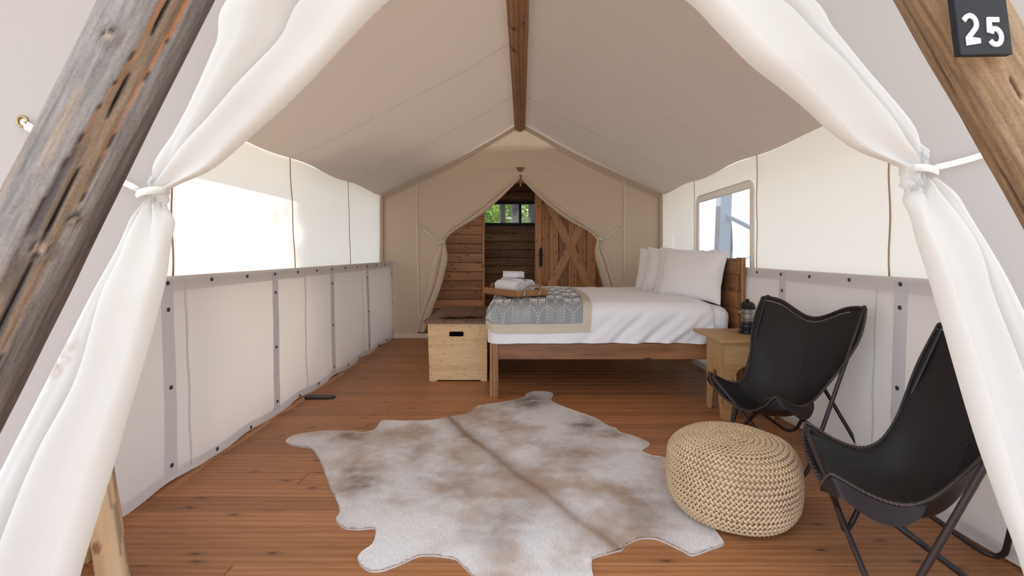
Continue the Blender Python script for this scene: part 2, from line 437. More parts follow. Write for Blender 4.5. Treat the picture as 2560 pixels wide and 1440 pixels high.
# window in the right wall: vinyl pane, canvas frame, piping with rounded corners
win = struct('window_1', box(XR-.002, XR+.002, HOLE[0], HOLE[1], HOLE[2], HOLE[3]), M['vinyl'])
def rrect(y0, y1, z0, z1, r, n=6):
    out = []
    for cy, cz, a0 in ((y1-r, z1-r, 0), (y0+r, z1-r, pi/2), (y0+r, z0+r, pi), (y1-r, z0+r, 3*pi/2)):
        for k in range(n+1):
            a = a0+pi/2*k/n; out.append((cy+r*cos(a), cz+r*sin(a)))
    return out
ring = rrect(HOLE[0]-.07, HOLE[1]+.07, .95, HOLE[3]+.07, .11)
obj('window_piping', tube([Vector((XR-.014, a, b)) for a, b in ring], .008, 8, True), M['piping_white'], win, True)
inner = [(HOLE[1], HOLE[3]), (HOLE[0], HOLE[3]), (HOLE[0], HOLE[2]), (HOLE[1], HOLE[2])]
fr = []
n = len(ring)
inn = []
for a, b in ring: inn.append((min(max(a, HOLE[0]), HOLE[1]), min(max(b, HOLE[2]), HOLE[3])))
v = [Vector((XR-.010, a, b)) for a, b in ring]+[Vector((XR-.010, a, b)) for a, b in inn]
obj('window_border', (v, [(i, (i+1) % n, (i+1) % n+n, i+n) for i in range(n)]), M['canvas_side'], win)
obj('window_binding', tube([Vector((XR-.012, a, b)) for a, b in inner], .006, 6, True), M['seam_light'], win, True)

# ------------------------------------------------------------------ low liner walls with snaps
snap_me = mesh('snap', *join(lathe([(.0115, 0), (.0115, .003), (.009, .005), (.006, .0052), (.0055, .003), (.002, .003)], 14)), M['snap'], True)
def liner(name, X, y0, y1, studs, seams, snaps):
    sg = 1 if X < 0 else -1      # towards the room
    ny, nzv = 150, 26
    def xs(Y, Z):
        t = Z/ZW
        b = .010*nz(Y*1.1, Z*1.4, 9.7)+.006*nz(Y*3.1, Z*.9, 2.2)
        b += .005*(1-t)**3*sin(Y*2*pi/.37)*(1+.5*nz(Y, 0, 4))
        for s in seams: b += -.006*exp(-((Y-s)/.02)**2)
        return X+sg*(.03*(1-t)+b)
    def P(i, j):
        Y = y0+(y1-y0)*i/ny; t = j/nzv
        zb = .020+.012*sin((Y-.1)*2*pi/.74)+.008*nz(Y*2.3, 0, 6)
        zt = ZW+.004*sin(Y*5)
        Z = zb+(zt-zb)*t
        return Vector((xs(Y, Z), Y, Z))
    w = struct(name, grid(P, ny+1, nzv+1), M['canvas_liner'], True)
    # top hem, bottom hem
    for nm, za, zb_ in (('top_hem', ZW-.075, ZW+.006), ('bottom_hem', .03, .085)):
        def Q(i, j):
            Y = y0+(y1-y0)*i/ny; p = P(i, 0).z; Z = (za if za > .5 else p+.0)+((zb_-za) if za > .5 else .055)*j/3
            return Vector((xs(Y, Z)+sg*.004, Y, Z))
        obj(nm, grid(Q, ny+1, 4), M['hem'] if nm == 'top_hem' else M['canvas_liner'], w, True)
    for s in studs:
        def Q(i, j):
            Z = .05+(ZW-.06)*i/30; wv = .006*nz(Z*9, s, 1)
            Y = s+(j/3-.5)*.085+wv
            return Vector((xs(Y, Z)+sg*.005, Y, Z))
        obj('webbing_strip', grid(Q, 31, 4), M['webbing'], w, True)
    for s in seams:
        pth = [Vector((xs(s, .05+(ZW-.1)*k/20)+sg*.004, s+.004*sin(k*.9), .05+(ZW-.1)*k/20)) for k in range(21)]
        obj('weld_seam', tube(pth, .005, 6), M['hem'], w, True)
    for Y, Z in snaps:
        inst('snap', snap_me, w, (xs(Y, Z)+sg*.006, Y, Z), (0, sg*pi/2, 0))
    return w
studs_l = [2.53+1.09*k for k in range(4)]; seams_l = [2.67, 4.13, 5.6]
sn = [(2.53+.3633*k, 1.07) for k in range(13)]+[(s, z) for s in studs_l+[6.84] for z in (.93, .52, .11)]+[(2.90+.363*k, .045) for k in range(11) if (k+1) % 3]
wll = liner('wall_left_liner', WL, 1.30, 6.87, studs_l, seams_l, sn)
studs_r = [2.45, 3.55]; seams_r = [2.62]
sn = [(1.72, .06), (2.45, 1.07), (2.835, 1.07), (3.22, 1.07), (3.57, 1.07), (3.93, 1.07), (2.45, .95), (2.45, .54), (2.45, .12), (3.55, .95), (3.55, .54), (3.55, .12), (2.08, 1.07)]
wrl = liner('wall_right_liner', WR, 1.30, 6.87, studs_r, seams_r, sn)
# sill boards on top of the low walls, plates at the floor
struct('trim_1', box(XL+.012, WL-.006, 1.30, 6.87, ZW-.045, ZW-.006, .003), M['deck_wood'])
struct('trim_2', box(WR+.006, XR-.012, 1.30, 6.87, ZW-.045, ZW-.006, .003), M['deck_wood'])
struct('baseboard_right', box(WR+.004, WR+.05, 1.30, 6.87, 0, .06, .003), M['deck_wood'])
struct('baseboard_left', box(WL-.06, WL-.015, 1.30, 6.87, 0, .05, .003), M['deck_wood'])
obj('end_binding', box(WL-.02, WL+.02, 6.85, 6.875, .02, ZW+.005, .004), M['hem'], wll)

# ------------------------------------------------------------------ roof canvas, rain fly, ridge pole
RX = -.03
def roof_pt(side, t, Y):
    Xe = XL if side < 0 else XR
    x = RX+(Xe-RX)*t; z = ZR+(eave(Y, side)-ZR)*t-.045*sin(pi*t)+.008*nz(x*2, Y*1.2, 5)
    return Vector((x, Y, z))
def roof(side):
    return grid(lambda i, j: roof_pt(side, j/24, YF-.25+(YB-YF+.25)*i/60), 61, 25)
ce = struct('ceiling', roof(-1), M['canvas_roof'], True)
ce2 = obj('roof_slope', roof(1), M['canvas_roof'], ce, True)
for side in (-1, 1):
    for Y in (2.78, 4.2, 5.6):
        obj('roof_seam', grid(lambda i, j: roof_pt(side, .05+.94*i/24, Y+.02*sin(i*.4)+(j-.5)*.022)+Vector((0, 0, -.003)), 25, 2), M['seam_roof'], ce, True)
def fly(side):
    Xe = -2.42 if side < 0 else 2.40
    def P(i, j):
        t = j/10; return Vector((RX+(Xe-RX)*t, -.05+(6.94+.05)*i/20, 3.34+(2.0-3.34)*t-.03*sin(pi*t)))
    return grid(P, 21, 11)
fo = single('rain_fly', join(fly(-1), fly(1)), M['canvas_fly'], 'tan rain fly stretched above the canvas tent roof', 'tarpaulin', smooth=True)
def rough_pole(a, b, r0, r1, seg=24, n=60, amp=.006, seed=0):
    a, b = Vector(a), Vector(b); path = [a.lerp(b, i/n) for i in range(n+1)]
    fr_ = frames(path); V, F = [], []
    for i, p in enumerate(path):
        u, w = fr_[i]; r = r0+(r1-r0)*i/n
        for k in range(seg):
            q = 2*pi*k/seg; rr = r+amp*nz(cos(q)*1.3+seed, sin(q)*1.3, i/n*(b-a).length*2.2)
            V.append(p+u*cos(q)*rr+w*sin(q)*rr)
    for i in range(n):
        for k in range(seg): F.append((i*seg+k, i*seg+(k+1) % seg, (i+1)*seg+(k+1) % seg, (i+1)*seg+k))
    F.append(tuple(range(seg-1, -1, -1))); F.append(tuple(n*seg+k for k in range(seg)))
    return V, F
rp = single('ridge_pole', rough_pole((RX, .97, 3.045), (RX, 6.90, 3.045), .085, .08), M['pole_wood'],
            'dark brown round log running along the tent ridge', 'pole', (RX, 3.8, 3.045), True)

# ------------------------------------------------------------------ front and back canvas walls with tied-back flaps
def curve(pts): return sorted([(py, px) for px, py in pts])
def flap_mesh(Yw, P, V, F, py0, py1, tie, rows=150, k1=.33, k2=.42, side=-1, seed=0):
    """cloth between the line F where it leaves the wall and the free edge P, with a valley V between two rolls"""
    n1, n2 = 16, 26
    P, V, F = curve(P), curve(V), curve(F); U = Yw/FPX
    def row(i):
        py = py0+(py1-py0)*i/rows
        xP, xV, xF = [(interp(c, py)-VX)*U for c in (P, V, F)]
        z = H-(py-VY)*U
        dt = (py-tie[1])*U
        out = []
        w1, w2 = abs(xV-xF), abs(xP-xV)
        g = .55+.45*min(1, abs(dt)/.25)
        for k in range(n1):
            w = k/n1; s = abs(sin(pi*w))**.85
            yy = -k1*w1*s*g
            yy += -.02*g*min(1, w1/.15)*abs(sin(2.0*pi*w+1.3*nz(z*1.5, seed)))*.5
            out.append(Vector((xF+(xV-xF)*w, Yw+yy-.002, z)))
        R = (xP-xV)/2; A = k2*w2*g
        for k in range(n2+1):
            ph = 1.45*pi*k/n2
            x = xV+R-R*cos(ph); yy = -A*sin(ph) if ph < pi else -A*.55*sin(ph)
            if ph < pi: yy += -.10*w2*sin(ph)*sin(2.6*ph+2*nz(z*1.3, seed+5))*g
            out.append(Vector((x, Yw+yy-.002, z)))
        cxp = (tie[0]-VX)*U
        for p in out:
            pin = .55*exp(-((p.z-(H-(tie[1]-VY)*U))/(.035*Yw/1.22))**2); p.x += (cxp-p.x)*pin
        # creases that run into the tie
        for k, p in enumerate(out):
            d = hypot(p.x-(tie[0]-VX)*U, p.z-(H-(tie[1]-VY)*U))
            a = atan2(p.z-(H-(tie[1]-VY)*U), p.x-(tie[0]-VX)*U)
            p.y += .010*sin(a*11+seed)*exp(-(d/.16)**2)*min(1, d/.03)+.006*nz(p.x*4, p.z*3, seed)
        return out
    R_ = [row(i) for i in range(rows+1)]
    k0, k1_ = n1+int(n2*.50), n1+int(n2*.74)
    sgx = 1 if side < 0 else -1
    hem_ = grid(lambda i, j: R_[i][k0+j]+Vector((sgx*.0022, -.0016 if j < (k1_-k0)*.7 else .001, 0)), rows+1, k1_-k0+1)
    global LAST_HEM
    LAST_HEM = hem_
    return grid(lambda i, j: R_[i][j], rows+1, n1+n2+1)
def wall_half(Yw, F, V, apex, side, zbot, topz=3.09, rows=150, mul=1.0):
    F, V = curve(F), curve(V); U = Yw/FPX
    Xe = XL if side < 0 else XR
    ncol = 26
    def P(i, j):
        z = topz+(zbot-topz)*i/rows; py = VY-(z-H)/U
        if py < apex[1]: xi = (apex[0]-VX)*U
        else:
            xf_, xv_ = interp(F, py), interp(V, py); xi = (xf_*.55+xv_*.45-VX)*U
        t = max(0, (ZR-z)/(ZR-ZE)); xo = RX+(Xe-RX)*min(1, t)
        if (xo-xi)*side < .004: xo = xi+side*.004
        s = j/ncol; x = xi+(xo-xi)*s
        b = (.010*nz(x*1.6, z*1.3, 7+side)+.006*nz(x*4, z*3, 2))*min(1, s*4)*min(1, (1-s)*8)
        return Vector((x, Yw+.006+b, z))
    return grid(P, rows+1, ncol+1)
def ribbon(name, path, w, parent, mat, up=(0, 1, 0), flat=.22):
    return obj(name, tube(path, w, 10, flat=flat, up=up), mat, parent, True)
def tie_ring(c, rx, ry, h, tilt=0):
    def P(i, j):
        a = 2*pi*i/28; z = (j-2.5)/2.5*h
        b = .003*cos((j-2.5)/2.5*pi/2)
        return Vector((c[0]+(rx+b)*cos(a), c[1]+(ry+b)*sin(a), c[2]+z+tilt*cos(a)*rx))
    return grid(P, 28, 6, True)
def eyelet(c, ro=.016, ri=.009):
    def P(i, j):
        a = 2*pi*i/20; b = 2*pi*j/8
        r = (ro+ri)/2+(ro-ri)/2*cos(b)
        return Vector((c[0]+r*cos(a), c[1]+.004*sin(b), c[2]+r*sin(a)))
    return grid(P, 20, 8, True, True)

# front, left half
FL_P = [(1303,-285),(970,0),(870,100),(780,195),(690,283),(615,350),(525,430),(462,478),(428,515),(430,560),(425,620),(412,690),(395,760),(350,930),(300,1100),(240,1290),(195,1440),(110,1812)]
FL_V = [(1300,-285),(790,0),(705,120),(610,220),(530,305),(466,370),(405,455),(385,480),(368,510),(342,560),(312,640),(276,725),(216,940),(130,1110),(60,1280),(0,1440),(-130,1812)]
FL_F = [(1290,-285),(600,0),(545,120),(480,250),(415,365),(372,450),(360,480),(348,510),(318,560),(280,640),(235,725),(150,900),(40,1110),(-50,1280),(-130,1440),(-260,1812)]
FR_P = [(1307,-300),(1722,0),(1800,78),(1880,160),(1960,225),(2025,280),(2065,318),(2150,388),(2220,447),(2258,480),(2266,510),(2285,580),(2310,650),(2330,715),(2384,900),(2444,1102),(2492,1237),(2552,1399),(2670,1812)]
FR_V = [(1309,-300),(1905,0),(2040,125),(2130,215),(2225,318),(2285,405),(2312,440),(2330,470),(2380,535),(2425,620),(2452,720),(2520,900),(2590,1100),(2640,1300),(2690,1440),(2790,1812)]
FR_F = [(1312,-300),(2015,0),(2085,80),(2160,170),(2245,270),(2312,375),(2340,420),(2362,450),(2405,510),(2460,600),(2525,720),(2610,900),(2680,1100),(2740,1300),(2790,1440),(2900,1812)]
TL, TR = (392, 485), (2292, 430)
wf = struct('wall_front', join(wall_half(YF, FL_F, FL_V, (1303, -285), -1, .03), wall_half(YF, FR_F, FR_V, (1307, -300), 1, .03)), M['canvas_front'], True)
def make_flap(name, label, Yw, P, V, F, py0, py1, tie, grom, side, seed, strap_w, ring, group, k1=.33, k2=.42, rows=150, mat='canvas_flap'):
    c = at(tie[0], tie[1], Yw)
    base = at(F[-1][0], py1, Yw)
    t = thing(name, label, 'curtain', (c.x, Yw, max(0, base.z)), 0, group)
    obj('canvas_drape', flap_mesh(Yw, P, V, F, py0, py1, tie, rows, k1, k2, side, seed), M[mat], t, True)
    if Yw < 2: obj('hem', LAST_HEM, M['canvas_flap'], t, True)
    obj('tie_band', tie_ring((c.x, Yw-.012, c.z), ring[0], ring[1], ring[2], -.25*side), M['strap'], t, True)
    g = at(grom[0], grom[1], Yw); g.y = Yw-.006
    a = Vector((c.x+side*ring[0], Yw-.018, c.z+.25*ring[0]))
    pth = [a.lerp(g, k/10)+Vector((0, -.006*sin(pi*k/10), -.006*sin(pi*k/10))) for k in range(11)]
    ribbon('tie_strap', pth, strap_w, t, M['strap'])
    return t, g
t, g1 = make_flap('tent_flap', 'cream canvas entrance flap tied back beside the weathered grey log', YF, FL_P, FL_V, FL_F, -280, 1812, TL, (62, 305), -1, 1, .008, (.031, .034, .009), 'entrance flaps tied back', mat='canvas_flap_marked')
t, g2 = make_flap('tent_flap', 'cream canvas entrance flap tied back below the number sign', YF, FR_P, FR_V, FR_F, -295, 1812, TR, (2535, 355), 1, 4, .008, (.031, .034, .009), 'entrance flaps tied back')
for g in (g1, g2): obj('grommet', eyelet(g), M['brass'], wf, True)
# knotted cord end at the left grommet
gk = g1
kn = thing('tie_cord', 'short white cord knotted through the brass grommet', 'cord', (gk.x, gk.y, gk.z))
pth = crom([gk+Vector((0, .004, 0)), gk+Vector((.012, -.012, -.006)), gk+Vector((.030, -.010, -.020)), gk+Vector((.050, -.010, -.026)), gk+Vector((.085, -.012, -.042)), gk+Vector((.14, -.012, -.07))], 6)
obj('strand', tube(pth, .0028, 8), M['cord'], kn, True)
hel = [gk+Vector((.022+.034*k/60, -.011+.0065*cos(k*.62), -.018-.016*k/60+.0065*sin(k*.62))) for k in range(61)]
obj('knot', tube(hel, .003, 8), M['cord'], kn, True)

# back
BL_P = [(1300,447),(1255,492),(1210,533),(1163,568),(1140,587),(1129,600),(1127,622),(1121,650),(1114,676),(1102,720),(1079,783),(1062,829)]
BL_V = [(1297,444),(1245,489),(1195,530),(1147,568),(1122,590),(1112,602),(1108,620),(1103,650),(1098,676),(1086,720),(1062,783),(1050,829)]
BL_F = [(1293,440),(1235,487),(1180,530),(1132,568),(1110,592),(1101,604),(1092,620),(1081,650),(1076,676),(1068,720),(1050,783),(1040,829)]
BR_P = [(1303,447),(1335,481),(1373,516),(1426,562),(1458,584),(1476,597),(1480,618),(1487,645),(1493,667),(1506,711),(1530,780),(1546,829)]
BR_V = [(1306,444),(1345,481),(1388,518),(1440,560),(1475,586),(1492,598),(1497,618),(1506,645),(1513,667),(1526,711),(1546,780),(1558,829)]
BR_F = [(1310,440),(1355,481),(1402,518),(1452,556),(1488,584),(1505,598),(1512,618),(1522,645),(1528,667),(1538,711),(1554,780),(1566,829)]
wb = struct('wall_back', join(wall_half(YB, BL_F, BL_V, (1301, 440), -1, .0, rows=110), wall_half(YB, BR_F, BR_V, (1301, 440), 1, .0, rows=110)), M['canvas_back'], True)
t, g3 = make_flap('tent_flap', 'tan canvas doorway flap tied back behind the bamboo chest', YB, BL_P, BL_V, BL_F, 441, 829, (1104, 606), (1056, 568), -1, 2, .014, (.06, .055, .014), 'doorway flaps at the back', .5, .7, 90, 'canvas_back')
t, g4 = make_flap('tent_flap', 'tan canvas doorway flap tied back behind the bed', YB, BR_P, BR_V, BR_F, 441, 829, (1500, 598), (1549, 567), 1, 6, .014, (.06, .055, .014), 'doorway flaps at the back', .5, .7, 90, 'canvas_back')
for g in (g3, g4):
    g.y = YB-.012; obj('grommet', eyelet(g, .026, .012), M['hem'], wb, True)
# piping and bands on the back wall
def pxline(pts, Y, dy=-.01): return [at(a, b, Y)+Vector((0, dy, 0)) for a, b in pts]
obj('piping', tube(crom(pxline([(1044, 455), (1041, 520), (1044, 600), (1045, 700), (1048, 800)], YB), 5), .009, 6), M['seam_light'], wb, True)
obj('piping', tube(crom(pxline([(1558, 449), (1562, 480), (1560, 570), (1561, 700)], YB), 5), .009, 6), M['seam_light'], wb, True)
obj('piping', tube(pxline([(1145, 421), (1220, 420), (1290, 419)], YB), .007, 6), M['seam_light'], wb, True)
obj('piping', tube(pxline([(1312, 419), (1380, 419), (1440, 418)], YB), .007, 6), M['seam_light'], wb, True)
for side in (-1, 1):
    def Q(i, j):
        p = roof_pt(side, .03+.96*i/24, YB-.014); return p+Vector((0, 0, -.07*j/2-.004))
    obj('roof_band', grid(Q, 25, 3), M['seam_dark'], wb, True)
obj('floor_band', box(XL+.05, -1.30, YB-.012, YB-.006, 0, .07), M['seam_light'], wb)
tz = [at(1291, 419, YB), at(1311, 419, YB), at(1306, 429, YB), at(1296, 429, YB)]
obj('ridge_patch', prism([(p.x, p.z) for p in tz], None, .03, lambda x, y, d: (x, YB-.025+d, y)), M['pole_wood'], wb)  # wood piece standing in for ridge timber seen through a hole
zp = at(1301, 452, YB)
obj('zipper_pull', join(box(zp.x-.008, zp.x+.008, YB-.03, YB-.02, zp.z-.03, zp.z+.02, .003), box(zp.x-.012, zp.x+.012, YB-.032, YB-.022, zp.z-.09, zp.z-.035, .004)), M['brass'], wb)

# ------------------------------------------------------------------ the cabin behind: plank walls, barn door, window
YC, YCB = 7.62, 9.30
cabin = struct('wall_cabin', join(box(-2.15, -.625, YC+.034, YC+.06, 0, 2.75), box(.235, 2.15, YC+.034, YC+.06, 0, 2.75), box(-.625, .235, YC+.034, YC+.06, 2.34, 2.75)), M['dark_backing'])
def plank_wall(w, X0, X1, Z0, Z1, Y, pitch, mat, phase=0):
    z = Z0+phase-pitch; me = {}
    while z < Z1:
        a, b = max(z, Z0), min(z+pitch, Z1)
        if b-a > .01:
            key = round(b-a, 4)
            if key not in me: me[key] = mesh('wall_plank', *box(X0, X1, 0, .022, .003, key-.003, .006), mat)
            inst('plank', me[key], w, (0, Y, a))
        z += pitch
DX0, DX1 = -.592, .205       # doorway
plank_wall(cabin, -2.15, DX0-.035, 0, 2.75, YC, .1465, M['cabin_h'], .05)
plank_wall(cabin, DX0-.035, DX1+.03, 2.33, 2.75, YC, .16, M['cabin_h'], .0)
plank_wall(cabin, DX1+.03, 2.15, 0, 2.75, YC+.01, .1465, M['cabin_h'], .05)
obj('door_jamb', box(DX0-.036, DX0-.002, YC-.012, YC+.10, 0, 2.35, .003), M['cabin_v'], cabin)
obj('door_jamb', box(DX1, DX1+.03, YC+.0, YC+.10, 0, 2.33, .003), M['cabin_v'], cabin)
obj('header', box(DX0-.036, 1.5, YC-.03, YC, 2.33, 2.47, .004), M['cabin_h'], cabin)
wc = struct('wall_cabin_back', box(-2.15, 2.15, YCB+.03, YCB+.06, 0, 2.75), M['dark_backing'])
WZ0, WZ1 = 1.79, 2.20
for o_ in (1,):
    plank_wall(wc, -2.15, 2.15, 0, WZ0-.03, YCB, .158, M['cabin_h'], .03)
    plank_wall(wc, -2.15, 2.15, WZ1+.03, 2.75, YCB, .158, M['cabin_h'], .03)
    plank_wall(wc, -2.15, -.75, WZ0-.03, WZ1+.03, YCB, .158, M['cabin_h'])
    plank_wall(wc, .75, 2.15, WZ0-.03, WZ1+.03, YCB, .158, M['cabin_h'])
# open the dark backing behind the window
wc.data = mesh('wall_cabin_back', *join(box(-2.15, 2.15, YCB+.03, YCB+.06, 0, WZ0), box(-2.15, 2.15, YCB+.03, YCB+.06, WZ1, 2.75), box(-2.15, -.75, YCB+.03, YCB+.06, WZ0, WZ1), box(.75, 2.15, YCB+.03, YCB+.06, WZ0, WZ1)), M['dark_backing'])
struct('wall_cabin_left', box(-2.19, -2.15, YB+.03, YCB+.06, 0, 2.75), M['cabin_v'])
struct('wall_cabin_right', box(2.15, 2.19, YB+.03, YCB+.06, 0, 2.75), M['cabin_v'])
struct('ceiling_cabin', box(-2.19, 2.19, YB+.03, YCB+.06, 2.75, 2.79), M['cabin_h'])
w2 = struct('window_2', box(-.73, .73, YCB+.012, YCB+.016, WZ0+.02, WZ1-.02), M['glass'])
fw = .035
obj('window_frame', join(box(-.76, .76, YCB-.03, YCB+.03, WZ1-fw, WZ1+.035, .003), box(-.76, .76, YCB-.03, YCB+.03, WZ0-.03, WZ0+.02, .003),
    box(-.76, -.72, YCB-.03, YCB+.03, WZ0, WZ1, .003), box(.72, .76, YCB-.03, YCB+.03, WZ0, WZ1, .003)), M['black'], w2)
obj('window_mullion', box(-.062, -.012, YCB-.025, YCB+.025, WZ0, WZ1, .003), M['black'], w2)
obj('window_latch', box(-.006, .010, YCB-.035, YCB-.02, 1.93, 1.99, .003), M['black'], w2)
# barn door
dr = struct('door_1', box(DX1+.015, 1.42, YC-.045, YC-.030, .02, 2.34), M['cabin_v'])
x = DX1+.0; i = 0
wd_me = mesh('door_plank', *box(.003, .145, 0, .022, .02, 2.34, .006), M['cabin_v'])
for i in range(8): inst('plank', wd_me, dr, (DX1+.075+i*.148, YC-.067, 0))
yd = YC-.078
obj('door_stile', box(DX1, DX1+.10, yd-.02, yd+.012, .02, 2.34, .004), M['cabin_v'], dr)
obj('door_stile', box(1.20, 1.30, yd-.02, yd+.012, .02, 2.34, .004), M['cabin_v'], dr)
obj('door_rail', box(DX1+.10, 1.20, yd-.02, yd+.012, 2.22, 2.34, .004), M['cabin_h'], dr)
obj('door_rail', box(DX1+.10, 1.20, yd-.02, yd+.012, .02, .14, .004), M['cabin_h'], dr)
a1, b1 = at(1372, 500, yd), at(1500, 760, yd)
obj('door_brace', beam((DX1+.12, yd-.004, 2.20), (1.18, yd-.004, .45), .032, .125, (0, 0, 1)), M['brace'], dr)
obj('door_brace', beam((1.18, yd-.002, 2.20-.05), (DX1+.12, yd-.002, .45), .026, .125, (0, 0, 1)), M['brace'], dr)
hd = at(1352, 643, yd-.03)
obj('door_handle', join(box(hd.x-.022, hd.x+.022, yd-.032, yd-.02, hd.z-.15, hd.z+.15, .01), tube(crom([(hd.x, yd-.03, hd.z-.11), (hd.x, yd-.065, hd.z-.09), (hd.x, yd-.07, hd.z), (hd.x, yd-.065, hd.z+.09), (hd.x, yd-.03, hd.z+.11)], 5), .011, 8)), M['black'], dr)

# ------------------------------------------------------------------ front A-frame logs
def log_mesh(a, b, r0, r1, style, seg=110, n=360):
    """round log along a->b facing the camera; returns verts, faces, colours"""
    a, b = Vector(a), Vector(b); ax = (b-a).normalized(); L = (b-a).length; a0_ = a
    front = (Vector((a.x*.5+b.x*.5, a.y, 1.6))-Vector((0, 0, H)))*-1
    front = (front-ax*front.dot(ax)).normalized(); sideax = ax.cross(front)      # angle 0 faces the camera
    V, F, Cc = [], [], []
    for i in range(n+1):
        t = i/n; s = t*L; r = r0+(r1-r0)*t
        cx = .006*nz(s*1.1, 3.3, 1)
        for k in range(seg):
            q = 2*pi*k/seg-pi
            rr = r+.006*nz(cos(q)*1.2, sin(q)*1.2, s*2.0)+.0022*nz(cos(q)*4, sin(q)*4, s*5)+.0008*nz(cos(q)*18, sin(q)*18, s*4)
            if style == 'grey':
                g = .5+.5*nz(cos(q)*2.2, sin(q)*2.2, s*3.0); g2 = .5+.5*nz(q*16, 4.1, s*2.2); g3 = .5+.5*nz(q*3, 9, s*4)
                c = Vector((.26, .232, .212)).lerp(Vector((.125, .108, .098)), min(1, g*.9)).lerp(Vector((.36, .22, .12)), max(0, g3-.62)*1.7)
                c = c.lerp(Vector((.10, .085, .08)), max(0, g2-.55)*1.3)
                c = c.lerp(Vector((.10, .08, .07)), min(1, max(0, (q-.55)/.5))*.7)          # side away from the sun, its shade painted in
                qc = .16+.10*sin(s*3.1+.5)+.07*nz(s*2.3, 1.7)+.02*nz(s*14, 3)
                wl_ = max(0, .27+.22*nz(s*1.9, 8.2)+.06*nz(s*11, 3)); wr_ = max(0, .30+.30*nz(s*1.7+4, 2.2)+.06*nz(s*10, 6))
                d = q-qc
                if -wl_ < d < wr_:
                    e = min(d+wl_, wr_-d)
                    rr -= .004
                    c = Vector((.27, .175, .10)).lerp(Vector((.15, .115, .09)), min(1, max(0, .5+.8*nz(q*20, 2, s*2))))
                    c = c.lerp(Vector((.045, .045, .055)), max(0, min(1, nz(s*2.2, 5.5, d*3)*1.6)))
                    k_ = max(0, min(1, .45+nz(s*2.4, 6.6)*1.8+.4*nz(s*15, q*9)))
                    if e < .075: c = c.lerp(Vector((.50, .15, .022)) if nz(s*3.5, 1) > -.15 else Vector((.17, .04, .02)), k_)
                    if e < .014: c = Vector((.05, .028, .02))
                cw = .015+.008*nz(s*6, 2.4)
                if abs(d) < cw:
                    rr -= .018*(1-abs(d)/cw); c = Vector((.012, .010, .010))
                for qk, sk, rk in ((-.55, 1.793, .010), (.08, 1.407, .013), (.43, 1.475, .008)):
                    dk = hypot((q-qk)*r, s-sk)
                    if dk < rk*2.2: rr += .006*(1-dk/(rk*2.2)); c = c.lerp(Vector((.15, .12, .10)), .6)
                    if dk < rk: rr -= .004; c = Vector((.30, .22, .17)) if dk < rk*.75 else Vector((.06, .045, .04))
            else:
                g = .5+.5*nz(cos(q)*2.0, sin(q)*2.0, s*2.6); g2 = .5+.5*nz(q*8, 1.1, s*1.8); g3 = .5+.5*nz(q*2.5, 5, s*3.2)
                c = Vector((.36, .235, .135)).lerp(Vector((.22, .135, .075)), g).lerp(Vector((.46, .36, .255)), max(0, g3-.5)*1.8)
                c = c.lerp(Vector((.11, .065, .038)), max(0, g2-.5)*1.8)
                d = q+.95-.06*sin(s*2.4)-.03*nz(s*5, 1)
                if abs(d) < .022: rr -= .008; c = Vector((.045, .025, .015))
                d2 = q-.35-.12*sin(s*3.3)-.05*nz(s*6, 3)
                if abs(d2) < .016*max(0, .4+nz(s*1.5, 8)): rr -= .004; c = Vector((.07, .04, .025))
            p = Vector((cos(q)*rr+cx, sin(q)*rr, s))
            V.append(p); Cc.append(c)
    for i in range(n):
        for k in range(seg): F.append((i*seg+k, i*seg+(k+1) % seg, (i+1)*seg+(k+1) % seg, (i+1)*seg+k))
    F.append(tuple(range(seg-1, -1, -1))); F.append(tuple(n*seg+k for k in range(seg)))
    MX = Matrix(((front.x, sideax.x, ax.x, a.x), (front.y, sideax.y, ax.y, a.y), (front.z, sideax.z, ax.z, a.z), (0, 0, 0, 1)))
    return (V, F), Cc, MX
YL = .88; UL = YL/FPX
def log_axis(px0, slope, side):
    X0 = (px0-VX)*UL; Z0 = H+VY*UL
    base = Vector((X0+slope*(0-Z0), YL, 0)); zt = 3.12; top = Vector((X0+slope*(zt-Z0), YL, zt))
    return base, top
bL, tL = log_axis(397, .499, -1)
vf, cc, mx = log_mesh(bL, tL, .0725, .069, 'grey')
lg = single('log_pole', vf, M['log'], 'weathered grey cracked log with orange bark streaks leaning at the entrance', 'log', None, True, cc, 'entrance logs'); lg.matrix_world = mx
bR, tR = log_axis(2368, -.586, 1)
vf, cc, mx = log_mesh(bR, tR, .067, .062, 'brown')
lg = single('log_pole', vf, M['log'], 'warm brown log carrying the black number sign', 'log', None, True, cc, 'entrance logs'); lg.matrix_world = mx

